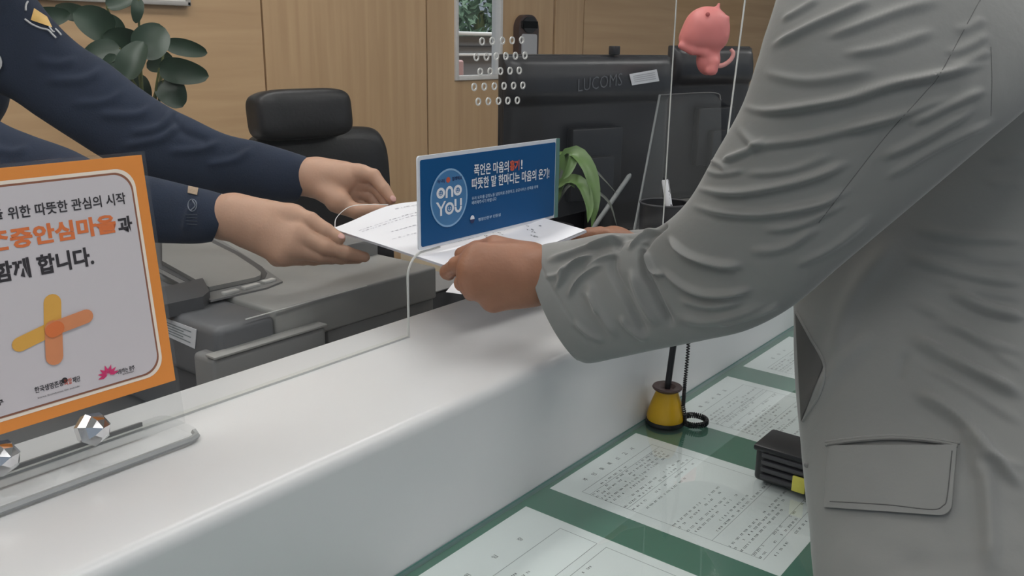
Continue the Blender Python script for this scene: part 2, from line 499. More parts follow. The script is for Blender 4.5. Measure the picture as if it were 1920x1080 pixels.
def cloth_geo(V, inner_first=None, inner_last=None):
    """close a grid of rings: rolled hem at the first ring, fan at the last"""
    nr, na = V.shape[:2]
    rings = [V[i] for i in range(nr)]
    if inner_first:
        c = V[0].mean(0); ax = norm(V[2].mean(0) - V[0].mean(0))
        ins = [(1 - inner_first * q) for q in (0.35, 1.0)]
        hem = [c + (V[0] - c) * ins[0] - ax * 0.001, c + (V[0] - c) * ins[1] + ax * 0.002, c + (V[0] - c) * ins[1] + ax * 0.03]
        rings = hem[::-1] + rings
    A = np.array(rings); n = len(A)
    F = grid_faces(n, na)
    Vv = A.reshape(-1, 3)
    Vv = np.concatenate([Vv, [A[-1].mean(0)], [A[0].mean(0)]])
    e = len(Vv) - 2
    F += [[(n - 1) * na + j, (n - 1) * na + (j + 1) % na, e] for j in range(na)]
    if inner_first: pass
    F += [[(j + 1) % na, j, e + 1] for j in range(na)]
    return Vv, F
def on_surface(bvh, x, y, lift=0.0):
    d = ray(x, y); d = d / np.linalg.norm(d)
    loc, nrm, i, dist = bvh.ray_cast(Vector(CAM), Vector(d))
    if loc is None: return None
    nrm = np.array(nrm)
    if nrm @ d > 0: nrm = -nrm
    return np.array(loc) + nrm * lift
def patch(bvh, quad, nu, nv, lift, thick, shape=None):
    """a sewn-on piece: bilinear quad of view points laid on a surface, with thickness"""
    q = np.array(quad, float); A, B = [], []
    for i in range(nv + 1):
        for j in range(nu + 1):
            s, t = j / nu, i / nv
            if shape: s, t = shape(s, t)
            p = (1 - t) * ((1 - s) * q[0] + s * q[1]) + t * ((1 - s) * q[3] + s * q[2])
            a = on_surface(bvh, p[0], p[1], lift)
            if a is None: a = A[-1]
            A.append(a); B.append(a + norm(CAM - a) * thick)
    n = nu + 1; m = len(A); V = A + B
    F = []
    for i in range(nv):
        for j in range(nu):
            k = i * n + j
            F += [[m + k, m + k + 1, m + k + n + 1, m + k + n], [k, k + n, k + n + 1, k + 1]]
    bd = [j for j in range(n)] + [i * n + nu for i in range(1, nv + 1)] + [nv * n + j for j in range(nu - 1, -1, -1)] + [i * n for i in range(nv - 1, 0, -1)]
    for a, b in zip(bd, bd[1:] + bd[:1]): F.append([a, b, m + b, m + a])
    return np.array(V), F
def line_on(bvh, pl, lift, r, n=40):
    pl = spline(np.array(pl, float), n) if len(pl) > 2 else np.linspace(pl[0], pl[1], n)
    P = [on_surface(bvh, x, y, lift) for x, y in pl]; P = [p for p in P if p is not None]
    return tube(P, r, 6)
def bvh_of(geo):
    return BVHTree.FromPolygons([Vector(p) for p in geo[0]], [list(q) for q in geo[1]])
X3, Y3, Z3 = np.eye(3)

# ================================================================ the room
WY = 2.0
FX0, FX1, FY0, FY1 = -2.0, 8.2, -2.8, 2.06
mesh('floor', box((FX0, FY0, -0.05), (FX1, 2.06, 0)), FLOOR, smooth=False, kind='structure')
mesh('ceiling', box((FX0, FY0, 2.6), (FX1, 2.06, 2.66)), CEIL, smooth=False, kind='structure')
gx = [PY(493, 60, WY)[0], PY(1040, 60, WY)[0], PY(1094, 60, WY)[0]]
dx0, dx1 = PY(800, 60, WY)[0], gx[1]
mesh('wall_back', box((FX0, WY, 0), (gx[0] - .004, WY + .06, 2.6)), WOOD_H, smooth=False, kind='structure')
mesh('wall_center', box((gx[0] + .004, WY, 0), (dx0 - .004, WY + .06, 2.6)), WOOD_V, smooth=False, kind='structure')
mesh('wall_back_jamb', box((gx[1] + .004, WY, 0), (gx[2] - .004, WY + .06, 2.6)), WOOD_V, smooth=False, kind='structure')
mesh('wall_right', box((gx[2] + .004, WY, 0), (FX1, WY + .06, 2.6)), WOOD_H, smooth=False, kind='structure')
for k_, x_ in enumerate((gx[0], dx0, gx[1], gx[2])):
    mesh('trim_%d' % (k_ + 1), box((x_ - .006, WY + .012, 0), (x_ + .006, WY + .05, 2.6)), GROOVE, smooth=False, kind='structure')
mesh('wall_far', box((FX1, FY0, 0), (FX1 + .06, WY + .06, 2.6)), mat('plain_wall', (.55, .54, .51), .8), smooth=False, kind='structure')
mesh('baseboard_back', box((FX0, WY - .012, 0), (dx0 - .01, WY, .09), .003), GROOVE, kind='structure')
# door with a narrow vision window
wa, wb, wz = PY(859, 70, WY)[0], PY(936, 70, WY)[0], PY(896, 141, WY)[2]
DT = WY + .045
door = root('door_1', ((dx0 + dx1) / 2, WY, 0), 'light wood door with a narrow white framed vision window', 'door'); door['kind'] = 'structure'
mesh('door_leaf', join(box((dx0 + .008, WY + .004, 0), (wa - .02, DT, 2.25)), box((wb + .02, WY + .004, 0), (dx1 - .008, DT, 2.25)),
     box((wa - .02, WY + .004, 0), (wb + .02, DT, wz - .02)), box((wa - .02, WY + .004, 1.9), (wb + .02, DT, 2.25))), WOOD_V, door, smooth=False)
mesh('wall_over_door', box((dx0 + .004, WY, 2.26), (dx1 - .004, WY + .06, 2.6)), WOOD_V, smooth=False, kind='structure')
mesh('window_frame', join(box((wa - .02, WY - .006, wz - .02), (wa, DT, 1.92), .003), box((wb, WY - .006, wz - .02), (wb + .02, DT, 1.92), .003),
     box((wa, WY - .006, wz - .02), (wb, DT, wz), .003), box((wa, WY - .006, 1.9), (wb, DT, 1.92), .003)), FRAMEW, door)
mesh('window_pane', box((wa, WY + .02, wz), (wb, WY + .026, 1.9)), PANE, door, smooth=False)
# digital lock on the door
lk = PY(989, 70, WY - .02)
t = root('door_lock', (lk[0], WY, lk[2] - .2), 'silver and black digital lock plate on the wooden door', 'door lock')
zt, zb = PY(989, 28, WY)[2], PY(989, 118, WY)[2]
lw = PY(1008, 70, WY)[0] - PY(971, 70, WY)[0]
mesh('lock_body', prism(rrect(-lw / 2, zb - .06, lw / 2, zt, lw * .42, 8), (lk[0], WY + .004, 0), X3, Z3, -Y3, .032), BROWN, t)
mesh('silver_plate', prism(rrect(-lw * .37, zb - .03, lw * .37, zt - .085, .012), (lk[0], WY - .028, 0), X3, Z3, -Y3, .006), mat('lock_silver', (.50, .50, .52), .4, .1), t, label='silver front plate')
mesh('keypad', prism(rrect(-lw * .38, zt - .08, lw * .38, zt - .008, lw * .34), (lk[0], WY - .028, 0), X3, Z3, -Y3, .008), BLACK, t, label='glossy black keypad cap')
# what stands outside the vision window
OUTG = mat('outside_grey', (.26, .26, .27), .8); OUTW = mat('outside_white', (.9, .9, .88), .7); OUTP = mat('outside_pink', (.72, .45, .45), .7)
oy = 3.4
def oz(y): return PY(896, y, oy)[2]
ox0, ox1 = PY(840, 70, oy)[0] - .6, PY(950, 70, oy)[0] + 1.2
mesh('outside_ground', box((ox0 - 1.5, WY + .1, -.06), (ox1 + 2.5, 8, -.005)), OUTG, smooth=False, kind='structure')
t = root('outdoor_railing', ((ox0 + ox1) / 2, oy, 0), 'grey outdoor railing wall with white rails behind the door window', 'railing')
mesh('wall_panel', box((ox0, oy, 0), (ox1, oy + .1, oz(68))), OUTG, t, smooth=False)
mesh('top_rail', box((ox0, oy - .03, oz(67)), (ox1, oy + .12, oz(60)), .006), OUTW, t)
mesh('lower_rail', box((ox0, oy - .03, oz(105)), (ox1, oy, oz(100)), .004), OUTW, t)
mesh('dark_gap', box((ox0, oy - .02, oz(88)), (ox1, oy, oz(85)), .002), DGREY, t)
pb = PY(860, 125, oy - .25)
mesh('pink_placard', box((pb[0] - .12, oy - .3, 0), (PY(870, 125, oy - .3)[0], oy - .2, oz(110)), .01), OUTP, smooth=False, label='pink panel behind the door window at its lower left corner', cat='board')
foliage_v, foliage_f = [], []
def leaf_card(c, s, rng):
    a, b = rng.normal(size=3), rng.normal(size=3); a = norm(a); b = norm(np.cross(a, b)); k = norm(np.cross(a, b))
    return [c - a * s, c + b * s * .45 + k * s * .15, c + a * s, c - b * s * .45 + k * s * .15]
r_ = np.random.default_rng(3)
tc_ = PY(898, 20, 5.2)
for k in range(1500):
    c = tc_ + r_.normal(size=3) * np.array([.55, .5, .42])
    foliage_v += leaf_card(c, r_.uniform(.04, .09), r_); foliage_f.append([4 * k, 4 * k + 1, 4 * k + 2, 4 * k + 3])
t = root('outdoor_tree', (tc_[0], tc_[1], 0), 'grey green tree outside, seen through the narrow door window', 'tree')
mesh('foliage', (np.array(foliage_v), foliage_f), mat('tree_leaves', (.10, .17, .10), .6, noise=.5, scale=3), t, smooth=False)
mesh('trunk', tube(np.array([[tc_[0], tc_[1], 0], [tc_[0] + .04, tc_[1], .8], [tc_[0], tc_[1], tc_[2]]]), [.09, .07, .05], 10), STEM, t)
out_fill = bpy.data.lights.new('daylight_fill_lamp', 'AREA'); out_fill.shape = 'RECTANGLE'; out_fill.size = 4; out_fill.size_y = 3; out_fill.energy = 260; out_fill.color = (.93, .97, 1)  # added area lamp, brightens the dim outdoors behind the door window
out_fill_o = bpy.data.objects.new('daylight_fill_lamp', out_fill); COL.objects.link(out_fill_o)
out_fill_o.location = (tc_[0] - .3, 2.9, 4.6); out_fill_o.rotation_euler = (math.radians(28), 0, 0)
# white notice board, top left
na_, nb_ = PY(60, 0, WY), PY(351, 12, WY)
nz = nb_[2]
t = root('notice_board', ((na_[0] + nb_[0]) / 2 - .2, WY, nz), 'white notice board hung on the wood wall above the leafy plant', 'notice board')
mesh('board', box((na_[0] - .7, WY - .015, nz + .012), (nb_[0] - .012, WY, nz + .8)), FRAMEW, t, smooth=False)
mesh('board_frame', join(box((na_[0] - .71, WY - .024, nz), (nb_[0], WY, nz + .014), .003), box((nb_[0] - .014, WY - .024, nz), (nb_[0], WY, nz + .81), .003)), mat('board_rim', (.42, .40, .38), .5), t)

# ceiling lamps (out of the picture, they light the room)
for k, (x, y) in enumerate([(x, y) for y in (-2.3, -.35) for x in (-.8, 1.1, 3.0, 5.2)] + [(-1.1, 1.05), (.35, 1.05), (1.75, 1.05)]):
    t = root('ceiling_light', (x, y, 2.6), 'flush rectangular ceiling light panel above the counter', 'ceiling light', 'ceiling light panels')
    mesh('light_frame', join(box((x - .64, y - .19, 2.585), (x + .64, y - .16, 2.6)), box((x - .64, y + .16, 2.585), (x + .64, y + .19, 2.6)), box((x - .64, y - .16, 2.585), (x - .61, y + .16, 2.6)), box((x + .61, y - .16, 2.585), (x + .64, y + .16, 2.6))), FRAMEW, t, smooth=False)
    mesh('diffuser', box((x - .61, y - .16, 2.588), (x + .61, y + .16, 2.598)), LAMP, t, smooth=False)

# ================================================================ the counter
DZ, LZ, LB = 0.75, 0.908, 0.257
CX0, CX1 = -1.2, 4.6
t = root('service_counter', (1.5, .0, 0), 'white solid-surface service counter with a raised ledge', 'counter')
# ledge with a rounded front edge
prof = [(0.0, DZ - .012)] + [(0.014 - .014 * math.cos(a), LZ - .014 + .014 * math.sin(a)) for a in np.linspace(0, math.pi / 2, 7)] + [(LB - .003, LZ), (LB, LZ - .003), (LB, .70), (.02, .70)]
mesh('ledge', prism([(p[0], p[1]) for p in prof], (CX0, 0, 0), Y3, Z3, X3, CX1 - CX0), LEDGE, t, sharp=25)
mesh('front_panel', box((CX0, -.02, 0), (CX1, .23, .70)), LEDGE, t, smooth=False)
mesh('desk_board', box((CX0, -.345, DZ - .047), (CX1, 0.018, DZ - .0086), .004), DESKW, t)
mesh('desk_apron', box((CX0, -.05, .66), (CX1, -.02, DZ - .047)), DESKW, t, smooth=False)
gm = mesh('desk_mat', box((CX0 + .3, -.335, DZ - .0085), (CX1 - .3, -.001, DZ - .0066)), GREEN, smooth=False, label='green mat lying under the glass of the customer desk', cat='desk mat')
gp = root('glass_sheet', (1.5, -.22, DZ - .006), 'clear glass sheet covering the green mat and the sample forms', 'glass sheet')
mesh('sheet', box((CX0 + .3, -.335, DZ - .006), (CX1 - .3, -.001, DZ - .0002), .0008), DGLASS, gp, smooth=False)
mesh('sheet_edge', join(box((CX0 + .3, -.0014, DZ - .006), (CX1 - .3, -.0006, DZ + .0006))), EDGEG, gp, smooth=False)

# ---- sample forms under the glass
PTOP = DZ - .00645
def form(x0, y1, wd, ht, label, seed, title, style):
    r = np.random.default_rng(seed)
    t = root('sample_form', (x0 + wd / 2, y1 - ht / 2, PTOP - .0004), label, 'paper form', 'sample forms under the desk glass')
    mesh('sheet', box((x0, y1 - ht, PTOP - .0005), (x0 + wd, y1, PTOP)), PAPER, t, smooth=False)
    z = PTOP + .00008
    G, R = [], []
    def bar(xa, ya, xb, yb): G.append(([(x0 + xa, y1 - ya, z), (x0 + xb, y1 - ya, z), (x0 + xb, y1 - yb, z), (x0 + xa, y1 - yb, z)], [[0, 1, 2, 3]]))
    def rule(xa, ya, xb, yb): R.append(([(x0 + xa, y1 - ya, z), (x0 + xb, y1 - ya, z), (x0 + xb, y1 - yb, z), (x0 + xa, y1 - yb, z)], [[0, 1, 2, 3]]))
    def words(xa, y, xb, h=.0026, gap=.3):
        x = xa
        while x < xb:
            w = r.uniform(.003, .011)
            if r.random() > gap * .5:
                n = max(1, int(w / .0028))
                for q in range(n):
                    cx = x + q * .0028
                    bar(cx, y, cx + .0019, y + .0007); bar(cx + r.uniform(0, .0012), y, cx + .0014, y + h); bar(cx, y + h * .7, cx + r.uniform(.0012, .0022), y + h * .7 + .0006)
            x += w + r.uniform(.001, .004)
    TT = []
    for q, ch in enumerate(title[0]):
        if ch != ' ': TT.append(text(ch, (x0 + title[1] + q * title[2], y1 - title[3], z), X3, Y3, title[4], title[4] * 1.05, bold=.012))
    if style == 'boxes':
        for xa, ya, xb, yb in title[5]:
            w = .0007
            rule(xa, ya, xb, ya + w); rule(xa, yb, xb, yb + w); rule(xa, ya, xa + w, yb); rule(xb, ya, xb + w, yb)
            y = ya + .006
            while y < yb - .006:
                if r.random() > .35: words(xa + r.uniform(.004, .02), y, min(xb - .004, xa + r.uniform(.03, .12)))
                y += .0085
    else:
        y = .042
        rule(.018, y - .006, wd - .018, y - .0054)
        while y < ht - .02:
            k = r.random()
            if k < .62: words(.018 + (r.random() < .3) * r.uniform(0, .04), y, r.uniform(.10, wd - .018))
            elif k < .8:
                words(.020, y, .05); words(.075, y, .10); words(.125, y, wd - .03)
            if r.random() < .28: rule(.018, y + .0055, wd - .018, y + .006)
            y += r.choice([.0065, .0075, .011])
        rule(.018, .036, .0186, ht - .03); rule(wd - .0186, .036, wd - .018, ht - .03)
    mesh('print', join(*G), INK, t, smooth=False)
    if R: mesh('ruled_lines', join(*R), INKG, t, smooth=False)
    if TT: mesh('title_print', join(*TT), INK, t, smooth=False)
form(.548, -.012, .21, .297, 'sample form with three title letters and large ruled boxes, nearest along the desk', 1, ('위임장', .055, .045, .042, .006, [(.015, .060, .195, .110), (.030, .122, .195, .285)]), 'boxes')
form(.812, -.008, .21, .297, 'densely printed sample form between the yellow pen stand and the black case', 2, ('주민등록신고서', .045, .019, .025, .006), 'rows')
form(1.106, -.012, .21, .297, 'sample form under the glass just behind the yellow pen stand', 5, ('확인서발급', .060, .021, .027, .006), 'rows')
form(1.378, -.012, .21, .297, 'farthest sample form under the glass, beside the grey jacket', 8, ('동의서', .070, .026, .027, .006), 'rows')

# ---- acrylic panes standing on the ledge
PYV = 0.193
def pane_thing(poly, label, hole=None, y=PYV):
    p = np.array(poly)
    t = root('acrylic_screen', (p[:, 0].mean(), y, LZ), label, 'acrylic screen', None)
    mesh('pane', prism(poly, (0, y, 0), X3, Z3, Y3, .005), PANE, t, smooth=False)
    return t, p
oa, ob, ot = PY(766, 628, PYV)[0], 1.235, 1.018
rr = .03
arch = [(oa, LZ)] + [(oa + rr - rr * math.cos(a), ot - rr + rr * math.sin(a)) for a in np.linspace(0, math.pi / 2, 8)] + \
       [(ob - rr + rr * math.sin(a), ot - rr + rr * math.cos(a)) for a in np.linspace(0, math.pi / 2, 8)] + [(ob, LZ)]
PXL, PXR = -0.6, PY(1254, 250, PYV)[0]
poly = [(PXL, LZ)] + arch + [(PXR, LZ), (PXR, 1.75), (PXL, 1.75)]
scr, _ = pane_thing(poly, 'clear acrylic screen with a speaking-hole pattern and a document opening')
mesh('opening_edge', tube(np.array([(x, PYV - .0005, z) for x, z in arch[:8]] + [(oa + .06, PYV - .0005, ot)]), .0016, 6), EDGE, scr)
mesh('side_edge', box((PXR - .0016, PYV - .0004, LZ), (PXR + .0004, PYV + .0012, 1.75)), EDGE, scr, smooth=False)
mesh('foot_strip', box((PXL, PYV - .001, LZ), (oa, PYV + .006, LZ + .0025)), EDGE, scr, smooth=False)
rows = [(375, [315, 408, 502, 592, 680]), (520, [262, 355, 445, 533, 622, 710]), (655, [298, 390, 484, 572, 657]), (795, [242, 335, 428, 517, 605, 690]), (930, [280, 373, 466, 552, 640])]
HR = []
for cy, xs in rows:
    for k, cx in enumerate(xs):
        c = PY(840 + cx / 4.911, (cy - 3 * (k - 2)) / 4.911, PYV)
        HR.append(ring2d(ellipse(0, 0, .0052, .0052, 18), ellipse(0, 0, .0034, .0034, 18), (c[0], PYV - .0006, c[2]), X3, Z3, Y3, .0016))
mesh('speaking_holes', join(*HR), mat('hole_rim', (.62, .62, .60), .35), scr)
q0, q1 = PY(1397, 0, PYV), PY(1367, 232, PYV)
sl = (q0[0] - q1[0]) / (q0[2] - q1[2])
def xr(z): return q1[0] + sl * (z - q1[2])
scr2, _ = pane_thing([(xr(LZ), LZ), (3.2, LZ), (3.2, 1.75), (xr(1.75), 1.75)], 'acrylic screen to the right of the monitors, its edge slanting')
mesh('side_edge', tube(np.array([(xr(LZ), PYV, LZ), (xr(1.75), PYV, 1.75)]), .0019, 6), EDGE, scr2)

# ---- blue sign fixed on the screen above the opening
SB = .1895
bl, br_ = PY(788, 456, SB), PY(1037, 411, SB)
tl, tr_ = PY(792, 298, SB), PY(1043, 268, SB)
bx0, bx1, bz0, bz1 = bl[0] + .002, (br_[0] + tr_[0]) / 2, (bl[2] + br_[2]) / 2, (tl[2] + tr_[2]) / 2
bsn = root('blue_sign', ((bx0 + bx1) / 2, SB, bz0), 'blue notice in a clear holder hung on the acrylic screen', 'sign')
mesh('holder', prism(rrect(bx0 - .004, bz0 - .004, bx1 + .010, bz1 + .005, .004), (0, SB + .0005, 0), X3, Z3, Y3, .0025), mat('sign_holder', (.70, .74, .80), .3), bsn)
mesh('holder_rim', box((bx1 + .002, SB - .0005, bz0 - .004), (bx1 + .010, SB + .0012, bz1 + .005)), EDGEG, bsn, smooth=False)
mesh('face', prism(rrect(bx0, bz0, bx1, bz1, .003), (0, SB, 0), X3, Z3, Y3, .0008), PBLUE, bsn, smooth=False)
BW, BH = bx1 - bx0, bz1 - bz0
def bpt(x, y):
    p = PY(x, y, SB); return p[0], p[2]
ly = SB - .0004
ec = bpt(842, 371); er = bpt(875, 367)
ew, eh = er[0] - ec[0], (bpt(840, 318)[1] - bpt(842, 424)[1]) / 2
mesh('emblem_disc', flat(ellipse(ec[0], ec[1], ew, eh, 48), (0, ly, 0), X3, Z3), PLBLUE, bsn, smooth=False)
mesh('emblem_ring', ring2d(ellipse(ec[0], ec[1], ew * 1.03, eh * 1.03, 48), ellipse(ec[0], ec[1], ew * .965, eh * .965, 48), (0, ly - .0002, 0), X3, Z3, Y3, .0002), mat('emblem_rim', (.25, .45, .68), .5), bsn, smooth=False)
o3 = lambda x, z, k=0: np.array((x, ly - .0003 - k * .0003, z))
W_ = ew * 2
glyph = []
def rg(cx, cz, a, b, ia, ib, a0=0, a1=360):
    n = 28; P0, P1 = ellipse(cx, cz, a, b, n, a0, a1), ellipse(cx, cz, ia, ib, n, a0, a1)
    if a1 - a0 == 360: return ring2d(P0, P1, o3(0, 0), X3, Z3, Y3, .0001)
    return flat(P0 + P1[::-1], o3(0, 0), X3, Z3)
ex, ez = ec
u1 = ez + eh * .22
glyph += [rg(ex - W_ * .235, u1, W_ * .115, eh * .19, W_ * .06, eh * .10), rg(ex + W_ * .235, u1, W_ * .115, eh * .19, W_ * .06, eh * .10)]
glyph += [rg(ex, u1, W_ * .105, eh * .20, W_ * .05, eh * .11, 0, 180), flat([(ex - W_ * .105, u1 - eh * .2), (ex - W_ * .05, u1 - eh * .2), (ex - W_ * .05, u1), (ex - W_ * .105, u1)], o3(0, 0), X3, Z3), flat([(ex + W_ * .05, u1 - eh * .2), (ex + W_ * .105, u1 - eh * .2), (ex + W_ * .105, u1), (ex + W_ * .05, u1)], o3(0, 0), X3, Z3)]
u2 = ez - eh * .34
glyph += [rg(ex, u2 - eh * .03, W_ * .125, eh * .22, W_ * .075, eh * .13)]
glyph += [rg(ex + W_ * .245, u2 - eh * .02, W_ * .105, eh * .22, W_ * .05, eh * .13, 180, 360), flat([(ex + W_ * .14, u2), (ex + W_ * .195, u2), (ex + W_ * .195, u2 + eh * .26), (ex + W_ * .14, u2 + eh * .26)], o3(0, 0), X3, Z3), flat([(ex + W_ * .295, u2), (ex + W_ * .35, u2), (ex + W_ * .35, u2 + eh * .26), (ex + W_ * .295, u2 + eh * .26)], o3(0, 0), X3, Z3)]
glyph += [flat([(ex - W_ * .26, u2 - eh * .24), (ex - W_ * .205, u2 - eh * .24), (ex - W_ * .205, u2), (ex - W_ * .26, u2)], o3(0, 0), X3, Z3),
          flat([(ex - W_ * .37, u2 + eh * .26), (ex - W_ * .31, u2 + eh * .26), (ex - W_ * .205, u2), (ex - W_ * .26, u2)], o3(0, 0), X3, Z3),
          flat([(ex - W_ * .15, u2 + eh * .26), (ex - W_ * .095, u2 + eh * .26), (ex - W_ * .205, u2), (ex - W_ * .26, u2)], o3(0, 0, .1), X3, Z3)]
for cx, cz, s in ((ex - W_ * .235, u1, 1), (ex + W_ * .235, u1, 1), (ex, u2 - eh * .03, 1.2)):
    glyph += [flat(ellipse(cx - W_ * .025 * s, cz + eh * .025, W_ * .011, eh * .022, 10), o3(0, 0), X3, Z3), flat(ellipse(cx + W_ * .025 * s, cz + eh * .025, W_ * .011, eh * .022, 10), o3(0, 0), X3, Z3), rg(cx, cz - eh * .015, W_ * .035 * s, eh * .06, W_ * .022 * s, eh * .035, 180, 360)]
mesh('emblem_letters', join(*glyph), PWHITE, bsn, smooth=False)
mesh('emblem_caption', join(text('우리', o3(ex - W_ * .33, ez + eh * .56), X3, Z3, W_ * .20, eh * .14, bold=.02), text('함께해요', o3(ex + W_ * .08, ez + eh * .58), X3, Z3, W_ * .28, eh * .14, bold=.02)), PNAVY, bsn, smooth=False)
mesh('emblem_dot', flat(ellipse(ex - W_ * .03, ez + eh * .64, W_ * .055, eh * .10, 20), o3(0, 0), X3, Z3), PRED, bsn, smooth=False)
def bline(body, x0, y0, x1, y1, hpx, m_, nm, bold=.018):
    a, b = bpt(x0, y0), bpt(x1, y1); h = bpt(x0, y0 - hpx)[1] - a[1]
    uv = np.array((b[0] - a[0], 0, b[1] - a[1])); w = np.linalg.norm(uv)
    return text(body, o3(*a), uv / w, Z3, w, h, bold=bold)
mesh('headline', join(bline('폭언은 마음의', 888, 330, 953, 322, 22, 0, 0), bline('!', 976, 317, 979, 317, 18, 0, 0), bline('따뜻한 말 한마디는 마음의 온기!', 884, 356, 1029, 334, 22, 0, 0)), PWHITE, bsn, smooth=False)
mesh('red_word', bline('흉기', 955, 321, 973, 319, 20, 0, 0, .05), PRED, bsn, smooth=False)
mesh('small_print', join(bline('우리 모두를 감정노동 담당자로 존중하고, 공공서비스 만족을 위해', 884, 376, 1008, 353, 7, 0, 0, .01), bline('배려해주시기 바랍니다', 884, 384, 930, 376, 7, 0, 0, .01), bline('행정안전부 민원실', 896, 415, 938, 405, 6, 0, 0, .01)), mat('print_small_blue', (.48, .64, .82), .5), bsn, smooth=False)
e1 = bpt(885, 411)
mesh('round_mark', flat(ellipse(e1[0], e1[1], .0045, .0055, 20), o3(0, 0), X3, Z3), PWHITE, bsn, smooth=False)
mesh('round_mark_red', flat(ellipse(e1[0], e1[1], .0045, .0055, 20, 180, 360), o3(0, 0, 1), X3, Z3), PNAVY, bsn, smooth=False)

# ---- orange bordered sign in an acrylic stand with faceted bolts
s_b = PY(306, 720, .155); s_t = PY(290, 288, .176)
SU = X3; SVv = norm(np.array([0, .176 - .155, s_t[2] - s_b[2]])); SN = np.cross(SU, SVv)
if SN[1] > 0: SN = -SN
SH = np.linalg.norm((s_t - s_b)[1:])
SXR = (s_b[0] + s_t[0]) / 2; SW = .205
S0 = np.array([SXR, s_b[1], s_b[2]])
osg = root('orange_sign', (SXR - SW / 2, .16, LZ), 'orange bordered Korean notice card held upright in a clear acrylic stand', 'sign')
BT = .010
bx = PZ(372, 822, LZ)[0]
mesh('stand_base', prism(rrect(.02, .128, bx, .191, .012), (0, 0, LZ), X3, Y3, Z3, BT), ACRYL, osg, smooth=False)
mesh('base_edge', tube(np.array([(x, y, LZ + BT * .5) for x, y in [(.02, .128), (bx - .012, .128), (bx - .003, .132), (bx, .141)]]), .0032, 6), mat('acrylic_grey_edge', (.34, .35, .35), .3), osg)  # grey tube along the front rim of the stand base
mesh('holder_foot', box((.05, .180, LZ + BT), (bx - .03, .1825, LZ + BT + .004)), mat('acrylic_dark_edge', (.16, .165, .165), .4), osg, smooth=False)
mesh('holder_back', prism([(-SW - .006, -.046), (.006, -.046), (.006, SH + .003), (-SW - .006, SH + .003)], S0 - SN * .0045, SU, SVv, -SN, .003), ACRYL, osg, smooth=False)
def sp(x, y):
    p = PP(x, y, S0, SN) - S0; return float(p @ SU), float(p @ SVv)
mesh('card', prism([(-SW, 0), (0, 0), (0, SH), (-SW, SH)], S0, SU, SVv, -SN, .003), ORANGE, osg, smooth=False)
bm_ = SW * .066
cl = lambda k: S0 + SN * (.0003 + .0003 * k)
mesh('card_line', flat(rrect(-SW + bm_ * .75, bm_ * .75, -bm_ * .75, SH - bm_ * .75, .0175, 10), cl(0), SU, SVv), CREAM, osg, smooth=False)
mesh('card_line_brown', flat(rrect(-SW + bm_ * .97, bm_ * .97, -bm_ * .97, SH - bm_ * .97, .0165, 10), cl(1), SU, SVv), mat('print_line_brown', (.30, .12, .07), .5), osg, smooth=False)  # thin brown printed outline inside the cream one
mesh('card_panel', flat(rrect(-SW + bm_ * 1.1, bm_ * 1.1, -bm_ * 1.1, SH - bm_ * 1.1, .016, 10), cl(2), SU, SVv), CARD, osg, smooth=False)
def stext(body, xr_, yr_, xl_, yl_, hpx, bold, k=3):
    a = sp(xr_, yr_); b = sp(xl_, yl_); h = sp(xr_, yr_ - hpx)[1] - a[1]
    w = a[0] - b[0]
    return text(body, cl(k) + SU * a[0] + SVv * ((a[1] + b[1]) / 2), SU, SVv, w, h, 'r', bold)
mesh('black_lettering', join(stext('위한 따뜻한 관심의 시작', 236, 384, 15, 410, 22, .018), stext('생명을', 6, 411, -66, 420, 23, .028), stext('과', 249, 434, 222, 438, 31, .035), stext('함께 합니다.', 177, 499, -10, 530, 37, .035)), PBLACK, osg, smooth=False)
mesh('orange_lettering', stext('생명존중안심마을', 219, 439, -118, 486, 36, .04), PORED, osg, smooth=False)
def sfl(px, k, m_, nm): return mesh(nm, flat([sp(*p) for p in px], cl(k), SU, SVv), m_, osg, smooth=False)
def pill(x0, y0, x1, y1, w):
    """rounded band in sign coordinates from view points"""
    a, b = np.array(sp(x0, y0)), np.array(sp(x1, y1)); d = norm(b - a); n = np.array([-d[1], d[0]]); P = []
    r = w / 2
    for k in range(9):
        t_ = math.pi / 2 - math.pi * k / 8; P.append(b - d * r + d * r * math.cos(t_) + n * r * math.sin(t_))
    for k in range(9):
        t_ = math.pi / 2 - math.pi * k / 8; P.append(a + d * r - d * r * math.cos(t_) - n * r * math.sin(t_))
    return P
bwid = sp(114, 600)[0] - sp(80, 600)[0]
mid = lambda a, b, t_: (a[0] + (b[0] - a[0]) * t_, a[1] + (b[1] - a[1]) * t_)
mesh('bandage_print', join(flat(pill(97, 551, 98, 640, bwid), cl(3), SU, SVv), flat(pill(22, 652, 100, 614, bwid * .84), cl(4), SU, SVv)), PYEL, osg, smooth=False)
mesh('bandage_print_pale', join(flat(pill(98, 600, 101, 684, bwid), cl(5), SU, SVv), flat(pill(82, 622, 172, 588, bwid * .84), cl(6), SU, SVv)), PPEACH, osg, smooth=False)
mesh('bandage_pad', flat(pill(84, 626, 117, 608, bwid * .84), cl(7), SU, SVv), PORED, osg, smooth=False)
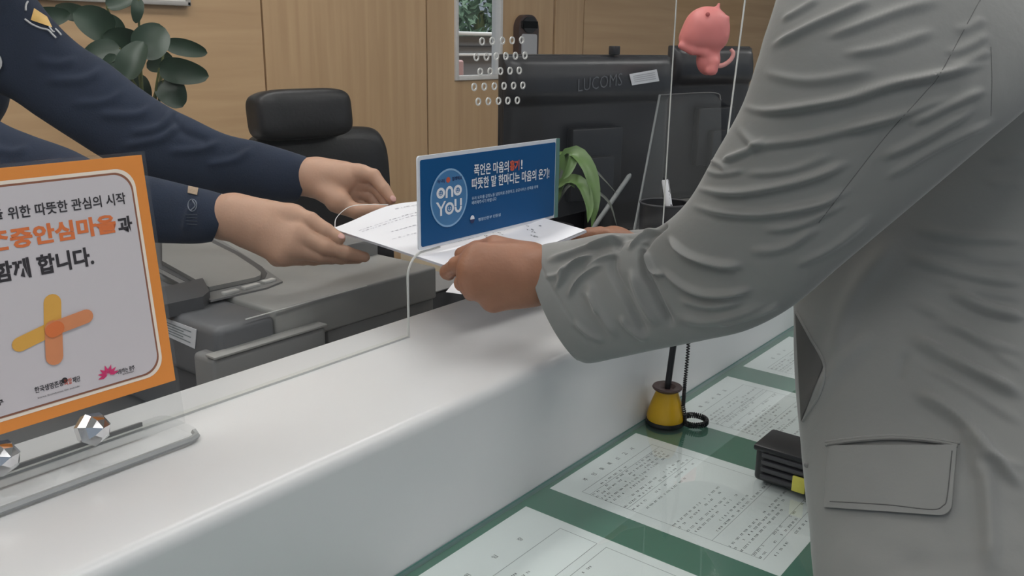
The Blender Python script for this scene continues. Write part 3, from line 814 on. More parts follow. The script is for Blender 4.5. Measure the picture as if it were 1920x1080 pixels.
# little marks along the foot of the card
fl = []
fc = np.array(sp(202, 703))
for k in range(7):
    a = math.radians(180 - k * 30 + 10); c = fc + .0048 * np.array([math.cos(a), math.sin(a) * .85]); d = norm(c - fc); n = np.array([-d[1], d[0]])
    fl.append(flat([fc + d * .001, fc + d * .005 + n * .0016, fc + d * .0098, fc + d * .005 - n * .0016], cl(3 + k * .2), SU, SVv))
mesh('flower_mark', join(*fl), PPINK, osg, smooth=False)
mesh('foot_lettering', join(stext('사랑하는 광주', 252, 693, 217, 702, 9, .02), stext('GWANGJU', 250, 698, 229, 704, 4, .01), stext('한국생명존중', 119, 722, 65, 738, 12, .02), stext('재단', 150, 714, 136, 718, 11, .02), stext('남구', 7, 757, -24, 767, 11, .02), stext('korea foundation for suicide', 148, 725, 70, 747, 3, 0)), PBLACK, osg, smooth=False)
mesh('red_lettering', stext('희망', 135, 719, 120, 723, 12, .02), PRED, osg, smooth=False)
mk = sp(120, 713)
mesh('small_mark', flat(ellipse(mk[0], mk[1], .0026, .0026, 14), cl(3), SU, SVv), PBLACK, osg, smooth=False)
# faceted chrome bolts
def bolt(px, py):
    c = PY(px, py, .152)
    g = lathe([(.004, -.014), (.0135, -.013), (.0155, -.004), (.0125, .003), (.0085, .0075), (.0005, .010)], c, 7, axis=(.15, -.85, .25))
    mesh('bolt', g, CHROME, osg, smooth=False, label='faceted chrome bolt')
    mesh('bolt_rod', tube(np.array([c + [0, .012, 0], c + [0, .035, -.012]]), .004, 10), CHROME, osg)
bolt(181, 804); bolt(8, 858)

# ================================================================ things on the customer desk
yp = PZ(1247, 792, DZ)
t = root('pen_stand', (yp[0], yp[1], DZ), 'yellow bell shaped pen stand with brown collar on the glass desk', 'pen stand')
mesh('bell_base', lathe([(.0265, .006), (.0272, .010), (.0262, .016), (.021, .034), (.0165, .046), (.0150, .050)], yp, 32), YELLOW, t)
mesh('foot_ring', lathe([(.0275, .0002), (.0285, .003), (.0275, .0065), (.020, .007)], yp, 32), BLACK, t)
mesh('collar', lathe([(.0150, .0495), (.0205, .053), (.0215, .055), (.0205, .057), (.012, .0562), (.008, .052)], yp, 32), BROWN, t)
top_pen = PD(1263, 645, np.linalg.norm(PZ(1250, 740, DZ + .05) - CAM))
pdir = norm(top_pen - (yp + [0, 0, .05]))
p0 = yp + np.array([0, 0, .050])
t = root('tethered_pen', tuple(p0), 'black pen standing upright in the yellow pen stand, with its coiled cord', 'pen')
mesh('barrel', tube(np.array([p0, p0 + pdir * .012, p0 + pdir * .10, p0 + pdir * .145, p0 + pdir * .15]), [.0036, .0046, .0046, .0042, .002], 14), BLACK, t)
cpts = [p0 + pdir * .148, PD(1290, 560, 1.29), PD(1291, 640, 1.29), PD(1284, 720, 1.29), PD(1281, 762, 1.292)]
rc = PZ(1303, 792, DZ + .004)
base_c = spline(np.array(cpts), 60)
loop = np.array([rc + .0165 * np.array([math.cos(a), math.sin(a), 0]) + np.array([0, 0, .0035 * k / 30]) for k, a in enumerate(np.linspace(2.6, 2.6 + 4 * math.pi, 60))])
path = np.concatenate([base_c, spline(np.array([base_c[-1], base_c[-1] * .3 + loop[0] * .7 + np.array([0, 0, .004]), loop[0]]), 10)[1:-1], loop])
fine = spline(path, 1500); s_ = np.arange(1500) * .62
tg = np.gradient(fine, axis=0); tg /= np.linalg.norm(tg, axis=1)[:, None] + 1e-12
a_ = np.cross(tg, [.3, .2, 1.]); a_ /= np.linalg.norm(a_, axis=1)[:, None]; b_ = np.cross(tg, a_)
mesh('coil_cord', tube(fine + .0021 * (np.cos(s_)[:, None] * a_ + np.sin(s_)[:, None] * b_), .0010, 5), BLACK, t)

bc = PZ(1411, 899, DZ)
CW, CL, CH = .055, .115, .046
t = root('black_case', (bc[0] + CW / 2, bc[1] - CL / 2, DZ), 'black ridged plastic case with a yellow tag beside the jacket', 'case')
zc = DZ + .0004
mesh('case_body', box((bc[0], bc[1] - CL, zc), (bc[0] + CW, bc[1], DZ + CH), .006, 3), BLACK, t)
mesh('ridged_front', join(*[box((bc[0] - .005, bc[1] - CL + .008, DZ + z), (bc[0] + .004, bc[1] - .010, DZ + z + .0065), .002) for z in (.007, .0165, .026, .0355)]), DGREY, t)
mesh('case_lid', box((bc[0] - .004, bc[1] - CL - .002, DZ + CH - .004), (bc[0] + CW + .002, bc[1] + .002, DZ + CH + .004), .003), BLACK, t)
tg = [np.array([bc[0] - .0056, yy, 0]) for yy in sorted((CAM[1] + ray(1487, 895)[1] * ((bc[0] - .0056) / ray(1487, 895)[0]), CAM[1] + ray(1512, 900)[1] * ((bc[0] - .0056) / ray(1512, 900)[0])))]
mesh('yellow_tag', box((bc[0] - .0085, tg[0][1], DZ + .006), (bc[0] - .0050, tg[1][1], DZ + .026), .001), YTAG, t)

# ================================================================ officer side
ODZ = .72
t = root('office_desk', (1.6, .55, 0), 'grey office desk behind the counter carrying the printer and monitors', 'desk')
mesh('desk_top', box((-.3, .275, ODZ - .03), (3.1, .985, ODZ), .004), DESKG, t)
mesh('modesty_panel', box((-.28, .30, 0), (3.08, .32, ODZ - .03)), DESKG, t, smooth=False)
for x in (-.28, 1.4, 3.05):
    mesh('leg', box((x, .33, 0), (x + .03, .95, ODZ - .03), .003), DGREY, t)

# printer
FY = .42
X0, X1, XS = .635, PY(819, 520, FY)[0], PY(515, 600, FY)[0]
ZT = .9085
t = root('printer', ((X0 + X1) / 2, .6, ODZ), 'grey desktop printer with a scanner lid behind the white ledge', 'printer')
mesh('base_body', box((X0 + .012, FY + .012, ODZ + .012), (X1 - .004, .95, ODZ + .15), .010, 3), PR_D, t)
mesh('end_block', box((X0, FY - .004, ODZ + .10), (XS, .95, ZT - .004), .012, 3), mat('printer_end', (.115, .118, .125), .45), t, label='darker end block of the printer')
mesh('top_body', box((XS + .0008, FY, .852), (X1, .95, ZT), .005, 3), PR_L, t)
mesh('rear_block', box((X1 - .085, .56, ZT - .02), (X1 - .001, .95, ZT + .030), .006), PR_M, t)
mesh('front_band', box((XS + .10, FY + .006, .828), (X1 - .002, .6, .8515), .003), PR_M, t)
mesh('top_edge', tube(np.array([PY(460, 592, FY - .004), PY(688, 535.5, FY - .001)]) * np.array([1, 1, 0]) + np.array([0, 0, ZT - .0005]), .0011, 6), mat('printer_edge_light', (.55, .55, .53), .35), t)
a, b = PY(400, 680, FY - .02), PY(612, 630, FY - .02)
mesh('paper_tray', box((a[0], FY - .022, ODZ + .02), (b[0], FY + .03, a[2] + .004), .008, 3), PR_M, t)
mesh('tray_lip', box((a[0], FY - .024, a[2] + .004), (b[0], FY - .002, a[2] + .0075), .001), PR_L, t)
zl = ZT + .010
lidp = [PZ(x, y, zl)[:2] for x, y in [(304, 452), (392, 452), (440, 476), (478, 501), (489, 510), (488, 516), (478, 520), (392, 538), (304, 489)]]
mesh('lid', prism(lidp, (0, 0, ZT), X3, Y3, Z3, zl - ZT), PR_L, t, sharp=30)
frp = [PZ(x, y, ZT + .003)[:2] for x, y in [(280, 448), (408, 446), (455, 475), (530, 527), (500, 539), (395, 563), (280, 500)]]
mesh('lid_surround', prism(frp, (0, 0, ZT), X3, Y3, Z3, .003), PR_M, t, sharp=30)
grp_ = [PZ(x, y, ZT + .0036)[:2] for x, y in [(290, 450), (400, 449), (450, 474), (492, 500), (501, 512), (497, 521), (482, 527), (388, 548), (290, 498)]]
mesh('lid_groove', prism(grp_, (0, 0, ZT), X3, Y3, Z3, .0036), PR_D, t, sharp=30)
for xa, ya, xb, yb in ((418, 551, 446, 544), (455, 541, 485, 533), (492, 530, 514, 524)):
    a, b = PZ(xa, ya, ZT + .005), PZ(xb, yb, ZT + .005)
    mesh('key', obox((a + b) / 2, norm(b - a), norm(np.cross(Z3, b - a)), Z3, np.linalg.norm(b - a), .010, .005, .0012), PR_K, t)
fp_ = [PZ(x, y, ZT + .014)[:2] for x, y in [(296, 540), (380, 521), (393, 545), (380, 556), (296, 574)]]
mesh('cover_flap', prism(fp_, (0, 0, ZT - .006), X3, Y3, Z3, .020), PR_D, t, sharp=30)
lb = [np.array([X0 - .0008, y_, z_]) for y_, z_ in (((.535), .902 - .012), ((.435), .902 - .014), ((.435), .862), ((.535), .862))]
def px_on_x(x, y, X):
    d = ray(x, y); return CAM + d * ((X - CAM[0]) / d[0])
LQ = [px_on_x(*p, X0 - .0006) for p in ((300, 592), (369, 618), (366, 654), (300, 624))]
mesh('side_label', (np.array(LQ + [q + [-.0006, 0, 0] for q in LQ]), [[0, 1, 2, 3], [7, 6, 5, 4], [0, 4, 5, 1], [1, 5, 6, 2], [2, 6, 7, 3], [3, 7, 4, 0]]), LABELW, t, smooth=False, label='white label on the side of the printer')
def bil(Q, s, u_): return (1 - u_) * ((1 - s) * Q[0] + s * Q[1]) + u_ * ((1 - s) * Q[3] + s * Q[2])
LL = []
for k in range(5):
    u0 = .18 + k * .14
    LL.append(([bil(LQ, .12, u0) - [.0012, 0, 0], bil(LQ, .88 - .2 * (k % 2), u0) - [.0012, 0, 0], bil(LQ, .88 - .2 * (k % 2), u0 + .06) - [.0012, 0, 0], bil(LQ, .12, u0 + .06) - [.0012, 0, 0]], [[0, 1, 2, 3]]))
mesh('label_print', join(*LL), INKG, t, smooth=False)

# cream carton beside the printer
bt0 = PY(816, 546, .50)
t = root('letter_tray', (bt0[0] + .10, .62, ODZ), 'dark grey letter tray on the desk at the end of the printer', 'letter tray')
mesh('tray_body', box((X1 + .004, .50, ODZ), (X1 + .19, .80, bt0[2] - .004), .004), PR_D, t)
mesh('tray_top', box((X1 + .003, .498, bt0[2] - .003), (X1 + .192, .805, bt0[2]), .001), PR_M, t)
wt = [PZ(836, 548, bt0[2] + .0006), PZ(850, 531, bt0[2] + .0006), PZ(866, 552, bt0[2] + .0006)]
mesh('paper_slip', join((np.array(wt + [w_ + [0, 0, .0006] for w_ in wt]), [[2, 1, 0], [3, 4, 5], [0, 1, 4, 3], [1, 2, 5, 4], [2, 0, 3, 5]])), PAPERW, label='white paper slip on the dark letter tray', cat='paper')
cb = PY(816, 500, .86)
t = root('carton', (cb[0] + .08, .90, ODZ), 'cream cardboard carton behind the dark letter tray', 'carton')
mesh('carton_body', box((cb[0] - .01, .83, ODZ), (cb[0] + .15, .97, PY(820, 488, .83)[2]), .003), BEIGE, t)
mesh('carton_flap', box((cb[0] - .012, .826, PY(820, 520, .83)[2]), (cb[0] + .152, .8295, PY(820, 488, .83)[2]), .001), BEIGE, t)

# office chair
hc = PY(566, 214, 1.30)
cu = norm([1, -.12, 0]); cn = norm(np.cross(cu, Z3)); cn = cn if cn[1] < 0 else -cn
t = root('office_chair', (hc[0], 1.25, 0), 'black leather office chair with a headrest behind the printer', 'office chair')
def pad(c, w, h, d, lean=0.0, bul=.25, px_=2.6):
    """upholstered pad: superellipse outline, bulging front"""
    v2 = norm(Z3 - cn * lean); n2 = norm(np.cross(cu, v2)); n2 = n2 if n2 @ cn > 0 else -n2
    rings = []
    for s, k in ((-.5, .90), (-.42, .975), (-.2, 1.0), (.15, 1.0), (.34, .965), (.44, .88), (.5, .70), (.53, .4)):
        th = np.linspace(0, 2 * math.pi, 56, endpoint=False)
        x = np.sign(np.cos(th)) * np.abs(np.cos(th)) ** (2 / (px_ + 2)) * w / 2 * k
        y = np.sign(np.sin(th)) * np.abs(np.sin(th)) ** (2 / (px_ + 2)) * h / 2 * k
        rings.append(np.asarray(c) + x[:, None] * cu + y[:, None] * v2 + n2 * d * s)
    V = np.concatenate(rings); n = len(rings)
    return V, grid_faces(n, 56) + [list(range(56))[::-1], [(n - 1) * 56 + j for j in range(56)]]
mesh('headrest', pad(hc, .285, .130, .085, .12), LEATHER, t)
bk = PY(610, 340, 1.24)
bcx = hc + cu * .035
bz = .80
mesh('backrest', pad(np.array([bcx[0] + .045, 1.33, 1.045 - .285]), .45, .57, .09, .05, px_=5), LEATHER, t)
mesh('headrest_post', box((hc[0] - .05, 1.33, .95), (hc[0] + .06, 1.35, 1.10), .004), BLACK, t)
sc_ = np.array([bcx[0] + .045, 1.25, .47])
mesh('seat', box(sc_ - [.25, .25, .045], sc_ + [.25, .25, .045], .04, 4), LEATHER, t)
for s in (-1, 1):
    mesh('armrest', join(box((sc_[0] + s * .28 - .03, 1.02, .60), (sc_[0] + s * .28 + .03, 1.28, .63), .01), box((sc_[0] + s * .28 - .02, 1.14, .45), (sc_[0] + s * .28 + .02, 1.19, .61), .005)), BLACK, t)
mesh('gas_column', tube(np.array([[sc_[0], sc_[1], .09], [sc_[0], sc_[1], .43]]), .03, 14), BLACK, t)
bs = []
for k in range(5):
    a = k * 1.2566; e = np.array([sc_[0] + .29 * math.cos(a), sc_[1] + .29 * math.sin(a), .075])
    mesh('base_arm', tube(np.array([[sc_[0], sc_[1], .11], e]), [.026, .016], 8), BLACK, t)
    mesh('caster', lathe([(.026, -.02), (.029, -.012), (.029, .012), (.026, .02)], e - [0, 0, .045], 16, axis=(math.sin(a), -math.cos(a), .01)), BLACK, t)

# monitors
def monitor(A, B, zt, zb, name_label, logo=False, group=None):
    A, B = np.array([A[0], A[1], 0]), np.array([B[0], B[1], 0])
    u = norm(B - A); n = np.array([u[1], -u[0], 0]); n = n if n[1] < 0 else -n
    w = np.linalg.norm(B - A); c = (A + B) / 2
    t = root('monitor', (c[0], c[1], ODZ), name_label, 'monitor', 'monitors seen from behind')
    hh = zt - zb
    mesh('bezel', obox([c[0] - n[0] * .012, c[1] - n[1] * .012, (zt + zb) / 2], u, Z3, n, w, hh, .022, .004), BLACK, t)
    mesh('screen', obox([c[0] - n[0] * .0235, c[1] - n[1] * .0235, (zt + zb) / 2], u, Z3, n, w - .02, hh - .02, .001), DGREY, t, smooth=False)
    # back shell: rounded upper bulge, recessed lower part
    prof = [(0, zt - .004), (.010, zt - .006), (.022, zt - .022), (.030, zt - .05), (.032, zt - .075), (.028, zt - .095), (.016, zt - .105), (.012, zt - .115), (.012, zb + .03), (.004, zb + .008), (0, zb + .006)]
    V, F = [], []
    xs = np.concatenate([[0, .008, .02], np.linspace(.05, w - .05, 12), [w - .02, w - .008, w]]); m = len(prof)
    for x in xs:
        k = min(1, min(x, w - x) / .02); k = math.sin(k * math.pi / 2)
        for d, z in prof: V.append(A + u * x + n * d * (.25 + .75 * k) + Z3 * z)
    for i in range(len(xs) - 1):
        for j in range(m - 1): F.append([i * m + j, i * m + j + 1, (i + 1) * m + j + 1, (i + 1) * m + j])
    F += [list(range(m))[::-1], [(len(xs) - 1) * m + j for j in range(m)]]
    mesh('back_shell', (np.array(V), F), BLACKM, t, sharp=50)
    mid_ = c + n * .012
    mesh('mount_cover', obox([mid_[0] + n[0] * .012, mid_[1] + n[1] * .012, zb + hh * .42], u, Z3, n, .15, .17, .026, .006), BLACK, t)
    mesh('stand_neck', obox([mid_[0] + n[0] * .035, mid_[1] + n[1] * .035, (zb + hh * .42 + ODZ) / 2 + .03], u, Z3, n, .07, zb + hh * .42 - ODZ - .02, .022, .004), BLACK, t)
    mesh('stand_foot', prism(rrect(-.12, -.09, .12, .09, .03), [mid_[0] + n[0] * .02, mid_[1] + n[1] * .02, ODZ], u, n, Z3, .014), BLACK, t)
    return t, u, n, A, w
mA, mB = PD(944, 105, 1.97), PY(1256, 97, .50)
mt, mu, mn, mA0, mw = monitor(mA, mB, 1.2535, .825, 'nearer black monitor with a raised logo and white sticker, seen from behind')
def on_mon(x, y, off):
    """point on the back plane of the nearer monitor"""
    return PP(x, y, mA0 + mn * off, mn)
def mtext():
    a, b = on_mon(1084, 172, .0335), on_mon(1166, 160, .0335)
    h = on_mon(1084, 148, .0335)[2] - a[2]
    # painted and raised letters on the bulge
    g = text('LUCOMS', a, norm(b - a), Z3, np.linalg.norm(b - a), h, bold=-.012)
    return g
mesh('raised_logo', mtext(), GREYE, mt, smooth=False, label='grey raised logo letters')
sq = [on_mon(*p, .0335) for p in ((1180, 139), (1231, 130), (1236, 152), (1185, 160))]
mesh('white_sticker', (np.array(sq + [q + mn * .0006 for q in sq]), [[0, 1, 2, 3], [7, 6, 5, 4], [0, 4, 5, 1], [1, 5, 6, 2], [2, 6, 7, 3], [3, 7, 4, 0]]), LABELW, mt, smooth=False, label='white sticker on the monitor back')
SL = []
for k in range(4):
    u0 = .2 + k * .17
    SL.append(([bil(sq, .1, u0) + mn * .001, bil(sq, .9, u0) + mn * .001, bil(sq, .9, u0 + .07) + mn * .001, bil(sq, .1, u0 + .07) + mn * .001], [[0, 1, 2, 3]]))
mesh('sticker_print', join(*SL), mat('sticker_grey', (.42, .43, .46), .6), mt, smooth=False)
cc = on_mon(1150, 96, .0)
mesh('top_clip', box(cc - [.012, .012, .008], cc + [.012, .006, .012], .002), BLACK, mt)
nB = PY(1262, 95, .66); nC = PY(1409, 88, .56)
m2 = monitor(nB, nC, 1.276, .83, 'farther black monitor with the pink toy on its top edge')

# pink rubber toy on the farther monitor
kd = 2.17
K = kd / FPX
def kp(x, y, dd=0): return PD(x, y, kd + dd)
vr = norm(kp(1320, 60) - CAM); vu = norm(Z3 - vr * vr[2]); vx = np.cross(vr, vu)
def toy(P):
    R = np.stack([vx, vu, vr])
    th = math.radians(38); R2 = np.stack([vx * math.cos(th) + vu * math.sin(th), -vx * math.sin(th) + vu * math.cos(th), vr])
    d = ell_d(P, kp(1325, 52), (40 * K, 36 * K, 34 * K), R)
    d = smin(d, ell_d(P, kp(1303, 74), (28 * K, 22 * K, 26 * K), R), .022)
    d = smin(d, ell_d(P, kp(1338, 74), (22 * K, 20 * K, 24 * K), R), .02)
    b = ell_d(P, kp(1328, 112), (21 * K, 27 * K, 20 * K), R)
    d = smin(d, b, .010)
    for pts in (((1322, 98), (1298, 94), (1278, 86)), ((1340, 118), (1336, 132), (1330, 134))):
        for p, q in zip(pts, pts[1:]): d = smin(d, seg_d(P, kp(*p, -.02), kp(*q, -.02), 8 * K, 6.5 * K), .008)
    d = smin(d, seg_d(P, kp(1344, 18), kp(1348, 8), 4.2 * K, 2.8 * K), .006)
    d = smin(d, seg_d(P, kp(1360, 36, -.01), kp(1364, 34, -.01), 5 * K, 4 * K), .006)
    d = smin(d, seg_d(P, kp(1352, 68, -.02), kp(1358, 67, -.02), 5 * K, 4 * K), .006)
    return d
t = root('pink_toy', tuple(kp(1328, 138)), 'pink rubber animal toy with curled tail perched on the farther monitor', 'toy')
mesh('body', surface(toy, kp(1320, 70) - .14, kp(1320, 70) + .14, .0034), PINK, t)
mesh('tail', tube(spline(np.array([kp(1340, 124, -.01), kp(1356, 122, -.01), kp(1370, 112, -.01), kp(1375, 100, -.01), kp(1370, 92, -.01)]), 24), np.linspace(4.6 * K, 3.2 * K, 24), 10), mat('pink_tail', (.70, .33, .31), .5), t)
mesh('eye', lathe([(.001, -.003), (.0045, 0), (.001, .003)], kp(1284, 61, -.012), 10), BLACK, t)
mesh('mark', lathe([(.001, -.002), (.005, 0), (.001, .002)], kp(1327, 27, -.043), 10, axis=vr), PINKD, t)

# clear leaning board and pen cup in front of the monitors
Q = [PD(1237, 178, 2.20), PD(1338, 174, 2.28), PD(1352, 188, 2.28), PD(1364, 400, 2.18), PD(1178, 400, 2.08)]
nq = norm(np.cross(Q[3] - Q[4], Q[0] - Q[4])); nq = nq if nq @ (Q[0] - CAM) > 0 else -nq
Q = [PP(*project(q), Q[4], nq) for q in Q]
bt_ = min(q[2] for q in Q)
t = root('clear_board', tuple(np.array([(Q[3][0] + Q[4][0]) / 2, (Q[3][1] + Q[4][1]) / 2, ODZ])), 'clear acrylic board leaning on its stand before the monitors', 'board')
dn = norm((Q[4] + Q[3]) / 2 - (Q[0] + Q[1]) / 2); ext = [Q[4] + dn * ((Q[4][2] - ODZ - .004) / -dn[2]), Q[3] + dn * ((Q[3][2] - ODZ - .004) / -dn[2])]
pl_ = Q[:3] + [ext[1], ext[0]]
mesh('board', (np.array(pl_ + [q + nq * .003 for q in pl_]), [[0, 1, 2, 3, 4], [9, 8, 7, 6, 5]] + [[i, (i + 1) % 5, 5 + (i + 1) % 5, 5 + i] for i in range(5)]), glass('board_acrylic', (.90, .91, .91), .03, 1.45, .05, .3), t, smooth=False)
mesh('board_edge', tube(np.array([Q[0], ext[0]]), .0028, 6), mat('board_edge_grey', (.20, .21, .21), .4), t)
mesh('board_top_edge', tube(spline(np.array([Q[0], Q[1], Q[2]]), 14), .0015, 6), mat('board_edge_dim', (.12, .12, .12), .4), t)
cp = PD(1246, 380, 1.93)
t = root('pen_cup', (cp[0], cp[1], ODZ), 'round black wire pen cup on the desk below the monitors', 'pen cup')
ch, cr, cz = .10, .052, cp[2]
def circ(r, z, n=40): return np.array([[cp[0] + r * math.cos(a), cp[1] + r * math.sin(a), z] for a in np.linspace(0, 2 * math.pi, n + 1)])
mesh('cup_rim', tube(circ(cr, cz), .0022, 8), DGREY, t)
ct_ = max(ODZ + .002, cz - .20)
mesh('cup_mesh', lathe([(cr - .001, ct_), (cr, ct_ + .01), (cr, cz), (cr - .0025, cz), (cr - .0025, ct_ + .008), (.001, ct_ + .006)], (cp[0], cp[1], 0), 36), BLACKM, t)
if ct_ > ODZ + .01: mesh('cup_stand', box((cp[0] - .06, cp[1] - .06, ODZ), (cp[0] + .06, cp[1] + .06, ct_), .004), BLACK, t)
ma, mb = PD(1247, 337, 1.915), PD(1262, 440, 1.93)
md = norm(ma - mb)
t = root('marker_pen', tuple(mb), 'white marker with black print standing in the wire pen cup', 'marker')
mesh('barrel', tube(np.array([mb, ma - md * .002, ma]), [.0075, .0075, .006], 16), LABELW, t)
mesh('cap', tube(np.array([ma - md * .0005, ma + md * .006]), [.0045, .004], 12), BLACK, t)
vv = norm(CAM - ma); sx = norm(np.cross(md, vv))
mesh('print_marks', join(*[obox(ma - md * (.018 + .0075 * k) + vv * .0058 + sx * (.002 if k % 2 else .0005), sx, md, vv, .004 + .002 * (k % 3), .003 + .002 * (k == 0), .0012) for k in range(9)]), BLACK, t, smooth=False)
mesh('clip', obox(ma - md * .016 + sx * .0058 + vv * .003, sx, md, vv, .0022, .03, .003, .0006), BLACK, t)
ga, gb = PD(1157, 363, 2.0), PD(1182, 327, 2.04)
gd = norm(ga - gb); gl_ = (ga[2] - ODZ - .006) / -gd[2] if gd[2] < 0 else .1
t = root('grey_pen', tuple(ga + gd * gl_), 'thin grey pen leaning beside the spider plant', 'pen')
mesh('barrel', tube(np.array([ga + gd * gl_, gb - (gb - ga) * .1, gb]), [.005, .0055, .003], 10), mat('grey_pen_plastic', (.16, .17, .17), .4), t)

# ---- plants
def leaf(pts, w, up, m=9, fold=.25, tip=.6, rnd=.75):
    """blade along pts with a lens outline; w half width; up the facing direction"""
    P = spline(np.array(pts, float), 16); T = np.gradient(P, axis=0); T /= np.linalg.norm(T, axis=1)[:, None]
    V = []
    for i, p in enumerate(P):
        s = i / 15; ww = w * (math.sin(math.pi * min(1, s ** tip * .98 + .02))) ** rnd
        b = norm(np.cross(T[i], up)); n = norm(np.cross(b, T[i]))
        for j in range(m):
            q = j / (m - 1) * 2 - 1
            V.append(p + b * q * ww + n * ww * fold * (q * q))
    V = np.array(V); F = [[i * m + j, i * m + j + 1, (i + 1) * m + j + 1, (i + 1) * m + j] for i in range(15) for j in range(m - 1)]
    N_ = len(V)
    # a thin blade with two faces
    W = np.concatenate([V, V + norm(up) * -.0012]); F2 = F + [[N_ + a for a in q[::-1]] for q in F]
    bd = list(range(m)) + [i * m + m - 1 for i in range(1, 16)] + [15 * m + j for j in range(m - 2, -1, -1)] + [i * m for i in range(14, 0, -1)]
    F2 += [[a, b, N_ + b, N_ + a] for a, b in zip(bd, bd[1:] + bd[:1])]
    return W, F2
PLY = 1.72
pb0 = PY(272, 262, PLY)
CABZ = .78
t = root('white_cabinet', (1.1, 1.78, 0), 'low pale cabinet along the wood wall behind the officer', 'cabinet')
mesh('cabinet_body', box((.35, 1.56, .05), (1.75, 1.985, CABZ), .004), FRAMEW, t)
mesh('plinth', box((.37, 1.58, 0), (1.73, 1.97, .05)), DGREY, t, smooth=False)
for k in range(3):
    x = .355 + k * .465
    d_ = mesh('door', box((x + .003, 1.545, .07), (x + .459, 1.56, CABZ - .02), .002), FRAMEW, t)
    mesh('handle', box((x + .42, 1.535, .55), (x + .43, 1.545, .68), .002), CHROME, d_)
t = root('leafy_plant', (pb0[0], PLY, CABZ), 'potted plant with round dark leaves standing behind the officer arm', 'plant')
mesh('pot', lathe([(.070, 0), (.078, .01), (.095, .16), (.098, .20), (.090, .20), (.086, .17), (.001, .165)], (pb0[0], PLY, CABZ), 36), POTW, t)
mesh('soil', lathe([(.088, .178), (.05, .184), (.001, .186)], (pb0[0], PLY, CABZ), 24), SOIL, t)
LV = [(175, 43, 34, 27, 150, 0), (92, 32, 34, 16, 10, .03), (257, 20, 20, 10, -100, -.05), (228, 2, 26, 14, 20, 0), (284, 76, 34, 28, 40, -.10), (350, 91, 36, 15, -12, -.02), (345, 135, 40, 22, -10, -.06),
      (324, 175, 28, 25, -60, -.04), (228, 78, 32, 24, 160, -.02), (250, 112, 34, 22, 60, -.12), (188, 103, 32, 21, 200, -.03), (243, 150, 30, 17, -80, -.02), (160, 115, 22, 15, 190, .02), (207, 128, 24, 16, 240, -.06), (132, 22, 26, 14, 170, .05), (300, 118, 24, 17, 200, .05), (210, 50, 24, 18, 120, .06), (268, 165, 22, 15, -70, .04)]
st0 = np.array([pb0[0], PLY, CABZ + .18])
STM = []
PK = 2.62 / FPX
for k, (x, y, a_, b_2, ang, dy) in enumerate(LV):
    c = PY(x, y, PLY + dy)
    vd = norm(c - CAM); vx_ = norm(np.cross(vd, Z3)); vy_ = np.cross(vx_, vd)
    an = math.radians(ang); d = vx_ * math.cos(an) + vy_ * math.sin(an)
    d = norm(d + vd * RNG.uniform(-.5, .5))
    up = norm(-vd + vy_ * RNG.uniform(-.1, .5) + vx_ * RNG.uniform(-.35, .35))
    L = a_ * PK
    p0_, p1_, p2_ = c - d * L, c + up * L * .12, c + d * L
    mesh('leaf', leaf([p0_, p1_, p2_ - up * L * .1], b_2 * PK, up, tip=.78, fold=.22, rnd=.48), LEAF_D, t)
    q = st0 + np.array([RNG.uniform(-.03, .03), RNG.uniform(-.03, .03), 0])
    mesh('stem', tube(spline(np.array([q, q * .55 + p0_ * .45 + np.array([0, 0, .05]), p0_]), 14), np.linspace(.0048, .0026, 14), 7), STEM, t)
# small arching plant behind the blue sign
sd_ = 1.72
g0 = PD(1032, 404, sd_)
t = root('spider_plant', (g0[0], g0[1], ODZ), 'small plant with arching light green leaves beside the blue sign', 'plant')
pz0 = g0[2] - .02
mesh('pot', lathe([(.030, ODZ), (.034, ODZ + .005), (.045, pz0 - .005), (.047, pz0), (.042, pz0), (.001, pz0 - .012)], (g0[0], g0[1], 0), 28), BLACKM, t)
mesh('soil', lathe([(.042, pz0 - .008), (.02, pz0 - .004), (.001, pz0 - .003)], (g0[0], g0[1], 0), 20), SOIL, t)
def arc(pts, w, dd, m_=LEAF_L):
    P = [g0] + [PD(x, y, sd_ + e) for (x, y), e in zip(pts, dd)]
    vd = norm(P[-1] - CAM)
    mesh('leaf', leaf(P, w, norm(-vd + Z3 * .45 + np.array([.3, 0, 0])), fold=.35, tip=.85), m_, t)
arc([(1052, 320), (1075, 286), (1104, 318), (1116, 375), (1109, 428)], .0150, [0, -.02, -.05, -.07, -.08])
arc([(1046, 330), (1062, 292), (1076, 292), (1066, 322), (1056, 336)], .0110, [.02, 0, -.03, -.05, -.05])
arc([(1040, 370), (1062, 340), (1090, 345), (1105, 385), (1102, 418)], .0130, [0, -.03, -.06, -.08, -.09])
arc([(1040, 360), (1048, 350), (1066, 343), (1078, 352)], .0070, [0, -.02, -.04, -.05])
arc([(1060, 300), (1080, 286), (1115, 318), (1156, 362)], .0035, [0, 0, .0, .0], STEMG)
arc([(1070, 345), (1112, 356), (1142, 380), (1157, 424)], .0035, [0, 0, .0, .0], STEMG)
arc([(1030, 350), (1040, 300), (1050, 288), (1072, 287)], .0060, [.03, .02, 0, -.01])

